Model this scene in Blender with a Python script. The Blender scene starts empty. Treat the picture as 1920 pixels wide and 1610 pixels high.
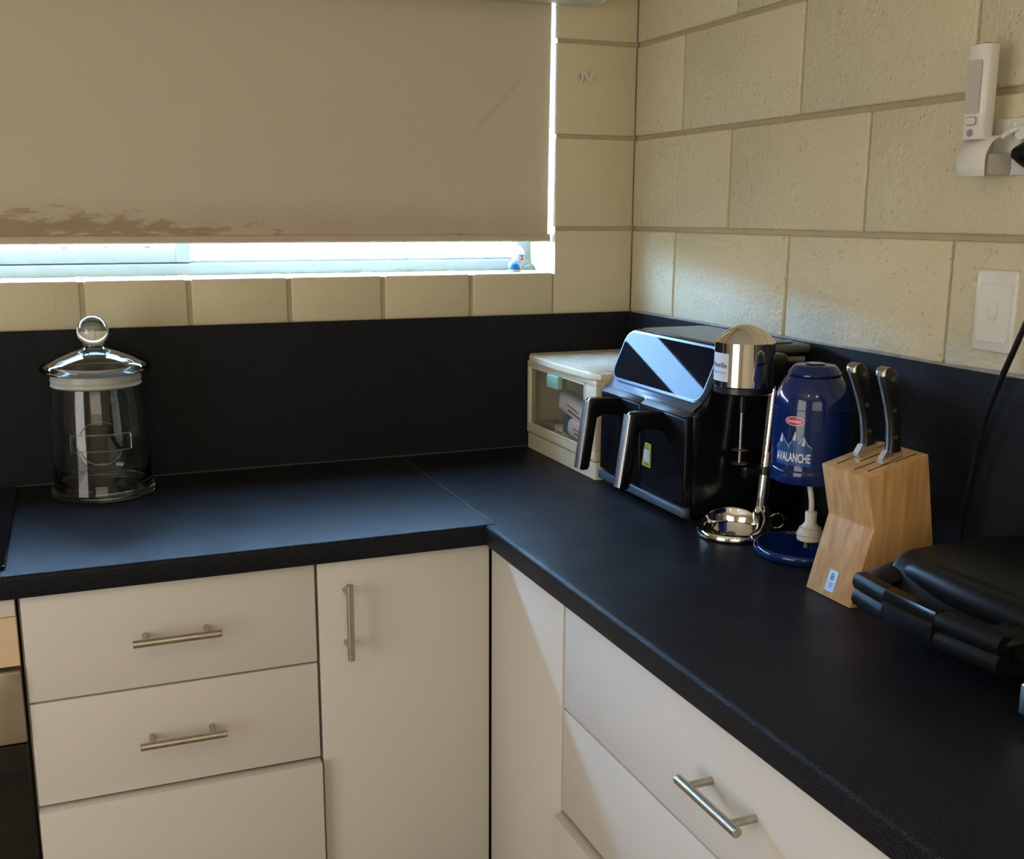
import bpy, bmesh, math, random
from mathutils import Vector, Matrix
random.seed(7)
S = bpy.context.scene
COL = S.collection
PI = math.pi
H = 0.9                     # worktop height; all coordinates below are measured from the worktop surface

# ------------------------------------------------------------------ camera
yaw, pit, rol = 0.3817648, -0.2124331, 0.00370017
fw = Vector((math.sin(yaw)*math.cos(pit), math.cos(yaw)*math.cos(pit), math.sin(pit)))
rt = Vector((math.cos(yaw), -math.sin(yaw), 0)); up = rt.cross(fw)
rt2 = rt*math.cos(rol)+up*math.sin(rol); up2 = -rt*math.sin(rol)+up*math.cos(rol)
cd = bpy.data.cameras.new('camera'); cam = bpy.data.objects.new('camera', cd); COL.objects.link(cam)
m = Matrix((rt2, up2, -fw)).transposed().to_4x4(); m.translation = Vector((-1.225997, -2.265263, 0.521576+H))
cam.matrix_world = m
cd.sensor_fit = 'HORIZONTAL'; cd.sensor_width = 36; cd.lens = 2038.324/1920*36
cd.shift_x = 14.69/1920; cd.shift_y = 36.94/1920
cd.clip_start = 0.05; cd.clip_end = 200
S.camera = cam
# ------------------------------------------------------------------ world, light, exposure
S.view_settings.view_transform = 'Standard'; S.view_settings.look = 'None'
S.view_settings.gamma = 1; S.view_settings.use_curve_mapping = False
S.view_settings.exposure = 0.0
W = bpy.data.worlds.new('sky'); S.world = W; W.use_nodes = True
wn = W.node_tree.nodes; wl = W.node_tree.links
bg = wn['Background']; bg.inputs[1].default_value = 80.0
bg.inputs[0].default_value = (0.33, 0.60, 1.0, 1)

def area(name, loc, rot, sx, sy, power, color, portal=False, spread=PI):
    l = bpy.data.lights.new(name, 'AREA'); l.shape = 'RECTANGLE'; l.size = sx; l.size_y = sy
    l.energy = power; l.color = color; l.spread = spread
    if portal: l.cycles.is_portal = True
    o = bpy.data.objects.new(name, l); COL.objects.link(o)
    o.location = (loc[0], loc[1], loc[2]+H); o.rotation_euler = rot
    return o
area('window_gap_portal', (-1.25, 0.20, 0.445), (-PI/2, 0, 0), 2.2, 0.12, 1, (1, 1, 1), True)
area('window_slit_portal', (-0.205, 0.20, 0.77), (-PI/2, 0, 0), 0.07, 0.70, 1, (1, 1, 1), True)
sun = bpy.data.lights.new('sun', 'SUN'); sun.energy = 60; sun.angle = 0.009; sun.color = (1, 0.93, 0.82)
so = bpy.data.objects.new('sun', sun); COL.objects.link(so); so.rotation_euler = (math.radians(38), 0, math.radians(-25))
# daylight through the left glass door, added warm rear fill, two warm ceiling downlights
area('glass_door_daylight', (-3.25, -2.1, 0.25), (0, -PI/2, 0), 1.7, 1.5, 32, (0.98, 0.97, 0.93))
area('rear_fill', (-1.7, -3.95, 0.6), (PI/2, 0, 0), 1.8, 1.0, 11, (1.0, 0.90, 0.74))  # fill lamp added to brighten the blind and other surfaces facing the camera
for x_, y_ in ((-1.9, -2.2), (-1.15, -2.9)):
    l = bpy.data.lights.new('downlight_lamp', 'AREA'); l.shape = 'DISK'; l.size = 0.07; l.energy = 4.0; l.color = (1, 0.72, 0.42)
    o = bpy.data.objects.new('downlight_lamp', l); COL.objects.link(o); o.location = (x_, y_, 1.478+H)

# ------------------------------------------------------------------ materials
def mat(name, color, rough=0.5, metal=0.0, spec=0.5, noise=None, bump=None, coat=0.0, emit=None, aniso=0):
    """noise=(scale, amount, detail) varies the colour; bump=(scale, strength, distance)"""
    M = bpy.data.materials.new(name); M.use_nodes = True
    N = M.node_tree.nodes; L = M.node_tree.links; B = N['Principled BSDF']
    B.inputs['Base Color'].default_value = (*color, 1); B.inputs['Roughness'].default_value = rough
    B.inputs['Metallic'].default_value = metal; B.inputs['Specular IOR Level'].default_value = spec
    B.inputs['Coat Weight'].default_value = coat; B.inputs['Coat Roughness'].default_value = 0.05
    if emit: B.inputs['Emission Color'].default_value = (*emit[0], 1); B.inputs['Emission Strength'].default_value = emit[1]
    g = N.new('ShaderNodeNewGeometry')
    if noise:
        t = N.new('ShaderNodeTexNoise'); t.inputs['Scale'].default_value = noise[0]; t.inputs['Detail'].default_value = noise[2] if len(noise) > 2 else 4
        L.new(g.outputs['Position'], t.inputs['Vector'])
        mr = N.new('ShaderNodeMapRange'); mr.inputs[1].default_value = 0.3; mr.inputs[2].default_value = 0.7
        mr.inputs[3].default_value = 1-noise[1]; mr.inputs[4].default_value = 1+noise[1]
        L.new(t.outputs['Fac'], mr.inputs[0])
        mx = N.new('ShaderNodeVectorMath'); mx.operation = 'SCALE'; mx.inputs[0].default_value = color
        L.new(mr.outputs[0], mx.inputs['Scale']); L.new(mx.outputs[0], B.inputs['Base Color'])
    if bump:
        t2 = N.new('ShaderNodeTexNoise'); t2.inputs['Scale'].default_value = bump[0]; t2.inputs['Detail'].default_value = 3
        L.new(g.outputs['Position'], t2.inputs['Vector'])
        b = N.new('ShaderNodeBump'); b.inputs['Strength'].default_value = bump[1]; b.inputs['Distance'].default_value = bump[2]
        L.new(t2.outputs['Fac'], b.inputs['Height']); L.new(b.outputs[0], B.inputs['Normal'])
    return M

def block_material(nm='painted_block', bs=.8):
    M = mat(nm, (0.62, 0.55, 0.37), 0.42, noise=(3.0, 0.05, 3))
    N = M.node_tree.nodes; L = M.node_tree.links; B = N['Principled BSDF']
    g = N.new('ShaderNodeNewGeometry')
    n1 = N.new('ShaderNodeTexNoise'); n1.inputs['Scale'].default_value = 120; n1.inputs['Detail'].default_value = 4; n1.inputs['Roughness'].default_value = .55
    n2 = N.new('ShaderNodeTexNoise'); n2.inputs['Scale'].default_value = 34; n2.inputs['Detail'].default_value = 3
    v = N.new('ShaderNodeTexVoronoi'); v.inputs['Scale'].default_value = 95; v.inputs['Randomness'].default_value = 1
    for n in (n1, n2, v): L.new(g.outputs['Position'], n.inputs['Vector'])
    # small open pores, only where the slow noise is high
    pr = N.new('ShaderNodeMapRange'); pr.inputs[1].default_value = .10; pr.inputs[2].default_value = .22; L.new(v.outputs['Distance'], pr.inputs[0])
    n3 = N.new('ShaderNodeTexNoise'); n3.inputs['Scale'].default_value = 22; L.new(g.outputs['Position'], n3.inputs['Vector'])
    gate = N.new('ShaderNodeMapRange'); gate.inputs[1].default_value = .50; gate.inputs[2].default_value = .58; gate.inputs[3].default_value = 1; gate.inputs[4].default_value = 0
    L.new(n3.outputs['Fac'], gate.inputs[0])
    mxp = N.new('ShaderNodeMath'); mxp.operation = 'MAXIMUM'; L.new(pr.outputs[0], mxp.inputs[0]); L.new(gate.outputs[0], mxp.inputs[1])
    a = N.new('ShaderNodeMath'); a.operation = 'MULTIPLY_ADD'; a.inputs[1].default_value = .9; L.new(n2.outputs['Fac'], a.inputs[0]); L.new(n1.outputs['Fac'], a.inputs[2])
    c = N.new('ShaderNodeMath'); c.operation = 'MULTIPLY_ADD'; c.inputs[1].default_value = .6; L.new(mxp.outputs[0], c.inputs[0]); L.new(a.outputs[0], c.inputs[2])
    b = N.new('ShaderNodeBump'); b.inputs['Strength'].default_value = bs; b.inputs['Distance'].default_value = .0034
    L.new(c.outputs[0], b.inputs['Height']); L.new(b.outputs[0], B.inputs['Normal'])
    return M

def laminate(name, col, rough, spk):
    M = mat(name, col, rough, spec=0.10)
    N = M.node_tree.nodes; L = M.node_tree.links; B = N['Principled BSDF']
    g = N.new('ShaderNodeNewGeometry')
    n = N.new('ShaderNodeTexNoise'); n.inputs['Scale'].default_value = 760; n.inputs['Detail'].default_value = 2; L.new(g.outputs['Position'], n.inputs['Vector'])
    n2 = N.new('ShaderNodeTexNoise'); n2.inputs['Scale'].default_value = 9; n2.inputs['Detail'].default_value = 5; L.new(g.outputs['Position'], n2.inputs['Vector'])
    r = N.new('ShaderNodeValToRGB'); r.color_ramp.elements[0].position = .50; r.color_ramp.elements[1].position = .70
    r.color_ramp.elements[0].color = (*[c*.8 for c in col], 1); r.color_ramp.elements[1].color = (*[c*spk for c in col], 1)
    L.new(n.outputs['Fac'], r.inputs[0]); L.new(r.outputs[0], B.inputs['Base Color'])
    mr = N.new('ShaderNodeMapRange'); mr.inputs[1].default_value = .3; mr.inputs[2].default_value = .7; mr.inputs[3].default_value = rough-.05; mr.inputs[4].default_value = rough+.07
    L.new(n2.outputs['Fac'], mr.inputs[0]); L.new(mr.outputs[0], B.inputs['Roughness'])
    b = N.new('ShaderNodeBump'); b.inputs['Strength'].default_value = .35; b.inputs['Distance'].default_value = .0006
    L.new(n.outputs['Fac'], b.inputs['Height']); L.new(b.outputs[0], B.inputs['Normal'])
    return M

def blind_material():
    M = mat('blind_fabric', (0.57, 0.50, 0.375), 0.8, spec=.2)
    N = M.node_tree.nodes; L = M.node_tree.links; B = N['Principled BSDF']
    g = N.new('ShaderNodeNewGeometry'); sp = N.new('ShaderNodeSeparateXYZ'); L.new(g.outputs['Position'], sp.inputs[0])
    mp = N.new('ShaderNodeVectorMath'); mp.operation = 'MULTIPLY'; mp.inputs[1].default_value = (1, 1, 4.0); L.new(g.outputs['Position'], mp.inputs[0])
    n = N.new('ShaderNodeTexNoise'); n.inputs['Scale'].default_value = 20; n.inputs['Detail'].default_value = 8; n.inputs['Roughness'].default_value = .62; L.new(mp.outputs[0], n.inputs['Vector'])
    # grime band: 0 above z0, growing to the hem; stronger to the left
    zb = N.new('ShaderNodeMapRange'); zb.inputs[1].default_value = H+.565; zb.inputs[2].default_value = H+.50; zb.inputs[3].default_value = -.30; zb.inputs[4].default_value = .13
    L.new(sp.outputs['Z'], zb.inputs[0])
    xb = N.new('ShaderNodeMapRange'); xb.inputs[1].default_value = -1.25; xb.inputs[2].default_value = -.75; xb.inputs[3].default_value = .04; xb.inputs[4].default_value = -.22
    L.new(sp.outputs['X'], xb.inputs[0])
    s1 = N.new('ShaderNodeMath'); s1.operation = 'ADD'; L.new(zb.outputs[0], s1.inputs[0]); L.new(xb.outputs[0], s1.inputs[1])
    s2 = N.new('ShaderNodeMath'); s2.operation = 'ADD'; L.new(s1.outputs[0], s2.inputs[0]); L.new(n.outputs['Fac'], s2.inputs[1])
    st = N.new('ShaderNodeMapRange'); st.inputs[1].default_value = .50; st.inputs[2].default_value = .60; st.inputs[3].default_value = 0; st.inputs[4].default_value = .45
    L.new(s2.outputs[0], st.inputs[0])
    # general soiling near the hem over the whole width
    z2 = N.new('ShaderNodeMapRange'); z2.inputs[1].default_value = H+.56; z2.inputs[2].default_value = H+.50; z2.inputs[3].default_value = 0; z2.inputs[4].default_value = .5; L.new(sp.outputs['Z'], z2.inputs[0])
    n4 = N.new('ShaderNodeTexNoise'); n4.inputs['Scale'].default_value = 5; n4.inputs['Detail'].default_value = 5; L.new(g.outputs['Position'], n4.inputs['Vector'])
    m4 = N.new('ShaderNodeMath'); m4.operation = 'MULTIPLY'; L.new(z2.outputs[0], m4.inputs[0]); L.new(n4.outputs['Fac'], m4.inputs[1])
    # one faint diagonal scuff: distance from a line through (x=-.35..-.26, z=.68..)
    dx = N.new('ShaderNodeMath'); dx.operation = 'MULTIPLY_ADD'; dx.inputs[1].default_value = -1.02; dx.inputs[2].default_value = -1.0; L.new(sp.outputs['X'], dx.inputs[0])
    dd = N.new('ShaderNodeMath'); dd.operation = 'ADD'; L.new(sp.outputs['Z'], dd.inputs[0]); L.new(dx.outputs[0], dd.inputs[1])   # z - 1.02x - 1.0
    off = N.new('ShaderNodeMath'); off.operation = 'SUBTRACT'; off.inputs[1].default_value = .985; L.new(dd.outputs[0], off.inputs[0])
    ab = N.new('ShaderNodeMath'); ab.operation = 'ABSOLUTE'; L.new(off.outputs[0], ab.inputs[0])
    ln = N.new('ShaderNodeMapRange'); ln.inputs[1].default_value = .004; ln.inputs[2].default_value = .009; ln.inputs[3].default_value = .16; ln.inputs[4].default_value = 0; L.new(ab.outputs[0], ln.inputs[0])
    xa = N.new('ShaderNodeMapRange'); xa.inputs[1].default_value = -.40; xa.inputs[2].default_value = -.36; L.new(sp.outputs['X'], xa.inputs[0])
    xc = N.new('ShaderNodeMapRange'); xc.inputs[1].default_value = -.262; xc.inputs[2].default_value = -.275; L.new(sp.outputs['X'], xc.inputs[0])
    w1 = N.new('ShaderNodeMath'); w1.operation = 'MULTIPLY'; L.new(xa.outputs[0], w1.inputs[0]); L.new(xc.outputs[0], w1.inputs[1])
    w2 = N.new('ShaderNodeMath'); w2.operation = 'MULTIPLY'; L.new(w1.outputs[0], w2.inputs[0]); L.new(ln.outputs[0], w2.inputs[1])
    t1 = N.new('ShaderNodeMath'); t1.operation = 'ADD'; L.new(st.outputs[0], t1.inputs[0]); L.new(m4.outputs[0], t1.inputs[1])
    t2 = N.new('ShaderNodeMath'); t2.operation = 'ADD'; t2.use_clamp = True; L.new(t1.outputs[0], t2.inputs[0]); L.new(w2.outputs[0], t2.inputs[1])
    mx = N.new('ShaderNodeMix'); mx.data_type = 'RGBA'; mx.inputs[6].default_value = (0.57, 0.50, 0.375, 1); mx.inputs[7].default_value = (0.25, 0.17, 0.09, 1)
    L.new(t2.outputs[0], mx.inputs[0]); L.new(mx.outputs[2], B.inputs['Base Color'])
    return M

def wood_material():
    M = mat('block_wood', (0.55, 0.33, 0.14), 0.42)
    N = M.node_tree.nodes; L = M.node_tree.links; B = N['Principled BSDF']
    g = N.new('ShaderNodeTexCoord'); mp = N.new('ShaderNodeVectorMath'); mp.operation = 'MULTIPLY'; mp.inputs[1].default_value = (60, 60, 5)
    L.new(g.outputs['Object'], mp.inputs[0])
    n = N.new('ShaderNodeTexNoise'); n.inputs['Scale'].default_value = 1.6; n.inputs['Detail'].default_value = 6; L.new(mp.outputs[0], n.inputs['Vector'])
    r = N.new('ShaderNodeValToRGB'); r.color_ramp.elements[0].position = .3; r.color_ramp.elements[1].position = .7
    r.color_ramp.elements[0].color = (.37, .20, .07, 1); r.color_ramp.elements[1].color = (.56, .335, .14, 1)
    L.new(n.outputs['Fac'], r.inputs[0]); L.new(r.outputs[0], B.inputs['Base Color'])
    return M

def glass(name, ior=1.5, tint=(1, 1, 1)):
    M = bpy.data.materials.new(name); M.use_nodes = True; N = M.node_tree.nodes; L = M.node_tree.links
    N.remove(N['Principled BSDF']); g = N.new('ShaderNodeBsdfGlass'); g.inputs['IOR'].default_value = ior; g.inputs['Roughness'].default_value = 0
    g.inputs['Color'].default_value = (*tint, 1)
    L.new(g.outputs[0], N['Material Output'].inputs[0]); return M
def thin_glass(name, tint=(1, 1, 1), haze=0.0, haze_col=(.6, .6, .6)):
    """single-sheet pane: clear transmission plus a Fresnel reflection (and some haze for cloudy plastic)"""
    M = bpy.data.materials.new(name); M.use_nodes = True; N = M.node_tree.nodes; L = M.node_tree.links
    N.remove(N['Principled BSDF'])
    t = N.new('ShaderNodeBsdfTransparent'); t.inputs[0].default_value = (*tint, 1)
    gl = N.new('ShaderNodeBsdfGlossy'); gl.inputs['Roughness'].default_value = .03 if haze == 0 else .15
    lw = N.new('ShaderNodeLayerWeight'); lw.inputs[0].default_value = .5
    pw = N.new('ShaderNodeMath'); pw.operation = 'POWER'; pw.inputs[1].default_value = 5; L.new(lw.outputs['Facing'], pw.inputs[0])
    f = N.new('ShaderNodeMath'); f.operation = 'MULTIPLY_ADD'; f.inputs[1].default_value = .9; f.inputs[2].default_value = .04; L.new(pw.outputs[0], f.inputs[0])
    m1 = N.new('ShaderNodeMixShader'); L.new(f.outputs[0], m1.inputs[0]); L.new(t.outputs[0], m1.inputs[1]); L.new(gl.outputs[0], m1.inputs[2])
    last = m1
    if haze:
        d = N.new('ShaderNodeBsdfDiffuse'); d.inputs[0].default_value = (*haze_col, 1)
        m2 = N.new('ShaderNodeMixShader'); m2.inputs[0].default_value = haze; L.new(m1.outputs[0], m2.inputs[1]); L.new(d.outputs[0], m2.inputs[2]); last = m2
    L.new(last.outputs[0], N['Material Output'].inputs[0]); return M

M_BLOCK = block_material()
M_BLOCKBACK = block_material('painted_block_smooth', .28)
M_MORTAR = mat('painted_mortar', (0.42, 0.34, 0.21), 0.5, noise=(20, .06), bump=(150, .5, .001))
M_PLASTER = mat('painted_plaster', (0.62, 0.54, 0.38), 0.55, noise=(3, .04), bump=(90, .25, .001))
M_CEIL = mat('ceiling_paint', (0.75, 0.73, 0.68), 0.7, noise=(2, .02))
M_FLOOR = mat('floor_vinyl', (0.30, 0.24, 0.18), 0.4, noise=(6, .15))
M_TOP = laminate('worktop_laminate', (0.0080, 0.0085, 0.0105), 0.40, 5.5)
M_SPLASH = laminate('splashback_laminate', (0.012, 0.0125, 0.015), 0.42, 3.5)
M_SPLASHD = mat('dark_sealant', (0.03, 0.03, 0.03), 0.6, noise=(60, .2))
M_SEAM = mat('worktop_seam', (0.09, 0.09, 0.09), 0.5, noise=(30, .1))
M_SEAL = mat('grey_sealant', (0.26, 0.25, 0.22), 0.6, noise=(60, .25))
M_CAB = mat('cabinet_white', (0.585, 0.558, 0.515), 0.38, noise=(2.5, .02))
M_CABEDGE = mat('cabinet_carcass', (0.40, 0.36, 0.30), 0.6, noise=(3, .05))
M_TAN = mat('tan_filler', (0.62, 0.47, 0.31), 0.5, noise=(8, .04))
M_STEEL = mat('brushed_steel', (0.46, 0.42, 0.35), 0.32, 1.0, noise=(90, .12))
M_GREASY = mat('smeared_steel', (0.44, 0.39, 0.32), 0.38, 0.9, noise=(16, .30, 6))
M_BLACKGLASS = mat('black_glass', (0.006, 0.006, 0.007), 0.06, spec=.6, noise=(5, .1))
M_CHROME = mat('chrome', (0.86, 0.84, 0.80), 0.05, 1.0, noise=(30, .02))
M_SILVER = mat('satin_silver', (0.85, 0.88, 0.92), 0.28, 1.0, noise=(50, .05))
M_BEZEL = mat('blue_grey_bezel', (0.09, 0.12, 0.17), 0.36, .3, noise=(50, .03))
M_BLACK = mat('black_plastic', (0.008, 0.008, 0.009), 0.30, noise=(40, .1))
M_BLACKGLOSS = mat('gloss_black_plastic', (0.005, 0.005, 0.006), 0.14, spec=.3, noise=(40, .1))
M_BLACKMATT = mat('matt_black_plastic', (0.004, 0.0045, 0.005), 0.40, spec=.2, noise=(60, .15), bump=(600, .15, .0004))
M_GREYTOP = mat('warm_grey_plastic', (0.10, 0.095, 0.09), 0.28, noise=(30, .08))
M_BASKET = mat('satin_black_plastic', (0.004, 0.004, 0.005), 0.30, spec=.18, noise=(40, .1))
M_TRIM = mat('slate_trim', (0.035, 0.04, 0.052), 0.5, noise=(40, .1))
M_DISPLAY = mat('smeared_display_glass', (0.006, 0.007, 0.012), 0.03, spec=.035, noise=(14, .3))
M_DISPLAY.node_tree.nodes['Principled BSDF'].inputs['Specular Tint'].default_value = (.30, .75, 1, 1)
M_CREAM = mat('cream_plastic', (0.66, 0.60, 0.43), 0.40, noise=(6, .03))
M_GREEN = mat('mint_plastic', (0.27, 0.52, 0.43), 0.4, noise=(20, .04))
M_PACKET = mat('packet_white', (0.78, 0.73, 0.66), 0.5, noise=(40, .1))
M_PACKBLUE = mat('packet_blue', (0.06, 0.12, 0.19), 0.5, noise=(40, .1))
M_PACKRED = mat('packet_print', (0.35, 0.10, 0.12), 0.5, noise=(40, .1))
M_BLUE = mat('gloss_blue_plastic', (0.004, 0.016, 0.090), 0.10, coat=.1, noise=(10, .05))
M_BLUEDK = mat('blue_seam', (0.004, 0.012, 0.07), 0.3, noise=(10, .05))
M_RED = mat('red_print', (0.50, 0.02, 0.04), 0.3, noise=(60, .04))
M_BEAD = mat('red_glaze', (0.30, 0.006, 0.010), 0.2, noise=(60, .04))
M_PRINT = mat('white_print', (0.70, 0.74, 0.80), 0.3, noise=(60, .04))
M_SNOW = mat('snow_print', (0.45, 0.60, 0.78), 0.3, noise=(80, .10))
M_MOUNT = mat('mountain_print', (0.02, 0.075, 0.24), 0.2, noise=(80, .15))
M_WOOD = wood_material()
M_DARKWOOD = mat('slot_dark', (0.06, 0.03, 0.012), 0.7, noise=(60, .2))
M_WHITE = mat('white_plastic', (0.70, 0.68, 0.63), 0.30, noise=(10, .02))
M_GREYWHITE = mat('off_white_lens', (0.50, 0.47, 0.42), 0.35, noise=(10, .02))
M_SENSOR = mat('grey_sensor', (0.28, 0.26, 0.26), 0.35, noise=(30, .05))
M_PLUG = mat('beige_plug', (0.50, 0.47, 0.38), 0.45, noise=(30, .05))
M_PRINTDK = mat('dark_print', (0.03, 0.035, 0.05), 0.5, noise=(60, .05))
M_LABEL = mat('pale_label', (0.62, 0.66, 0.70), 0.35, noise=(40, .03))
M_PALEPLATE = mat('pale_metal_plate', (0.42, 0.52, 0.62), 0.35, .3, noise=(40, .03))
M_YEL = mat('yellow_label', (0.47, 0.49, 0.06), 0.5, noise=(40, .06))
M_BLIND = blind_material()
M_RAIL = mat('blind_rail', (0.52, 0.40, 0.30), 0.5, noise=(15, .06))
M_ALU = mat('window_aluminium', (0.22, 0.24, 0.25), 0.45, .2, noise=(20, .04))
M_PANE = thin_glass('window_glass')
M_CLOUDY = thin_glass('cloudy_plastic', (.93, .92, .89), .045, (.55, .54, .50))
M_JAR = glass('jar_glass', 1.48, (.97, .985, .98))
M_GASKET = mat('clear_seal', (0.62, 0.62, 0.57), 0.3, noise=(20, .04))
M_GASKET.node_tree.nodes['Principled BSDF'].inputs['Transmission Weight'].default_value = .35
M_BLUEGLASS = mat('blue_glaze', (0.008, 0.075, 0.22), 0.08, noise=(30, .2))
M_SHELL = mat('white_glaze', (0.40, 0.40, 0.38), 0.2, noise=(30, .05))
M_LAMPGLOW = mat('lamp_glow', (1, .8, .5), 0.5, emit=((1, .72, .42), 25.0))
M_HEADBOX = mat('headbox_white', (0.66, 0.63, 0.56), 0.4, noise=(8, .03))
M_GROUND = mat('outside_ground', (0.30, 0.28, 0.22), 0.9, noise=(4, .2))
FENCE = [mat('paling_'+n, c, .8, noise=(12, .15)) for n, c in (('tan', (.62, .42, .24)), ('pale', (.70, .56, .40)), ('grey', (.50, .46, .42)), ('gold', (.72, .50, .20)))]

# ------------------------------------------------------------------ mesh helpers (worktop-relative coordinates)
def bx(bm, lo, hi, bev=0.0, seg=2, only=None):
    lo = Vector(lo); hi = Vector(hi)
    r = bmesh.ops.create_cube(bm, size=1.0); vs = r['verts']
    for v in vs:
        v.co = Vector([(lo[i]+hi[i])/2 + v.co[i]*(hi[i]-lo[i]) for i in range(3)])
    if bev:
        es = list({e for v in vs for e in v.link_edges})
        if only is not None: es = [e for e in es if only((e.verts[0].co+e.verts[1].co)/2, (e.verts[1].co-e.verts[0].co).normalized())]
        bmesh.ops.bevel(bm, geom=es, offset=bev, segments=seg, affect='EDGES', profile=.5)
    return bm
def ring_pts(c, u, v, r, n, r2=None):
    r2 = r if r2 is None else r2
    return [c+u*(r*math.cos(2*PI*i/n))+v*(r2*math.sin(2*PI*i/n)) for i in range(n)]
def loft(bm, rings, cap=True, closed=True):
    R = [[bm.verts.new(p) for p in ring] for ring in rings]; n = len(R[0])
    for a, b in zip(R, R[1:]):
        for i in range(n if closed else n-1):
            j = (i+1) % n
            try: bm.faces.new((a[i], a[j], b[j], b[i]))
            except ValueError: pass
    if cap:
        bm.faces.new(R[0][::-1]); bm.faces.new(R[-1])
    return bm
def cyl(bm, p0, p1, r0, r1=None, n=24, bev=0.0):
    p0 = Vector(p0); p1 = Vector(p1); r1 = r0 if r1 is None else r1
    d = (p1-p0).normalized(); a = Vector((0, 0, 1)) if abs(d.z) < .9 else Vector((1, 0, 0))
    u = d.cross(a).normalized(); v = d.cross(u).normalized()*-1
    u, v = (u, v) if u.cross(v).dot(d) > 0 else (v, u)
    if bev:
        rings = [ring_pts(p0, u, v, r0-bev, n), ring_pts(p0+d*bev, u, v, r0, n), ring_pts(p1-d*bev, u, v, r1, n), ring_pts(p1, u, v, r1-bev, n)]
    else: rings = [ring_pts(p0, u, v, r0, n), ring_pts(p1, u, v, r1, n)]
    return loft(bm, rings)
def lathe(bm, prof, c=(0, 0, 0), n=48, axis=None):
    """prof: [(r,z)...] around the vertical through c; r=0 closes to a pole"""
    c = Vector(c); rows = []
    for r, z in prof:
        if r <= 1e-6: rows.append([bm.verts.new(c+Vector((0, 0, z)))])
        else: rows.append([bm.verts.new(c+Vector((r*math.cos(2*PI*i/n), r*math.sin(2*PI*i/n), z))) for i in range(n)])
    for a, b in zip(rows, rows[1:]):
        for i in range(n):
            j = (i+1) % n
            if len(a) == 1 and len(b) == 1: continue
            if len(a) == 1: bm.faces.new((a[0], b[j], b[i]))
            elif len(b) == 1: bm.faces.new((a[i], a[j], b[0]))
            else: bm.faces.new((a[i], a[j], b[j], b[i]))
    bmesh.ops.recalc_face_normals(bm, faces=bm.faces)
    return bm
def tube(bm, pts, r, n=12, sub=6, rad=None):
    P = [Vector(p) for p in pts]; Q = []
    if len(P) > 2:
        for i in range(len(P)-1):
            p0 = P[max(i-1, 0)]; p1 = P[i]; p2 = P[i+1]; p3 = P[min(i+2, len(P)-1)]
            for k in range(sub):
                t = k/sub
                Q.append(.5*((2*p1)+(-p0+p2)*t+(2*p0-5*p1+4*p2-p3)*t*t+(-p0+3*p1-3*p2+p3)*t**3))
        Q.append(P[-1])
    else: Q = P
    rings = []; u = None
    for i, q in enumerate(Q):
        d = (Q[min(i+1, len(Q)-1)]-Q[max(i-1, 0)]).normalized()
        if u is None: u = d.cross(Vector((0, 0, 1)) if abs(d.z) < .9 else Vector((1, 0, 0))).normalized()
        u = (u-d*u.dot(d)).normalized(); v = d.cross(u)
        rr = r if rad is None else rad(i/(len(Q)-1))
        rings.append(ring_pts(q, u, v, rr, n))
    return loft(bm, rings)
def prism(bm, prof, axis, a, b, bev=0.0, seg=2, only=None):
    """prof: 2-D outline; axis 'x','y','z' is the extrusion direction between a and b"""
    def P(p, t): return Vector((t, p[0], p[1])) if axis == 'x' else Vector((p[0], t, p[1])) if axis == 'y' else Vector((p[0], p[1], t))
    A = [bm.verts.new(P(p, a)) for p in prof]; B_ = [bm.verts.new(P(p, b)) for p in prof]; n = len(prof)
    fs = [bm.faces.new(A), bm.faces.new(B_[::-1])]
    for i in range(n): fs.append(bm.faces.new((A[i], B_[i], B_[(i+1) % n], A[(i+1) % n])))
    bmesh.ops.recalc_face_normals(bm, faces=fs)
    if bev:
        es = list({e for f in fs for e in f.edges})
        if only is not None: es = [e for e in es if only((e.verts[0].co+e.verts[1].co)/2, (e.verts[1].co-e.verts[0].co).normalized())]
        bmesh.ops.bevel(bm, geom=es, offset=bev, segments=seg, affect='EDGES', profile=.5, clamp_overlap=True)
    return bm
def rrect(w, h, r, n=6, cx=0, cy=0):
    out = []
    for (sx, sy, a0) in ((1, 1, 0), (-1, 1, PI/2), (-1, -1, PI), (1, -1, 3*PI/2)):
        for k in range(n+1):
            a = a0+PI/2*k/n
            out.append((cx+sx*(w/2-r)+r*math.cos(a), cy+sy*(h/2-r)+r*math.sin(a)))
    return out
def plate(bm, pts2, O, U, V, t):
    """flat plate: 2-D outline in the frame O,U,V raised by t along U x V"""
    O, U, V = Vector(O), Vector(U).normalized(), Vector(V).normalized(); N_ = U.cross(V)
    a = [bm.verts.new(O+U*p[0]+V*p[1]) for p in pts2]; b = [bm.verts.new(O+U*p[0]+V*p[1]+N_*t) for p in pts2]; n = len(a)
    bm.faces.new(b); bm.faces.new(a[::-1])
    for i in range(n): bm.faces.new((a[i], a[(i+1) % n], b[(i+1) % n], b[i]))
    return bm
def nb(): return bmesh.new()

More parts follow.
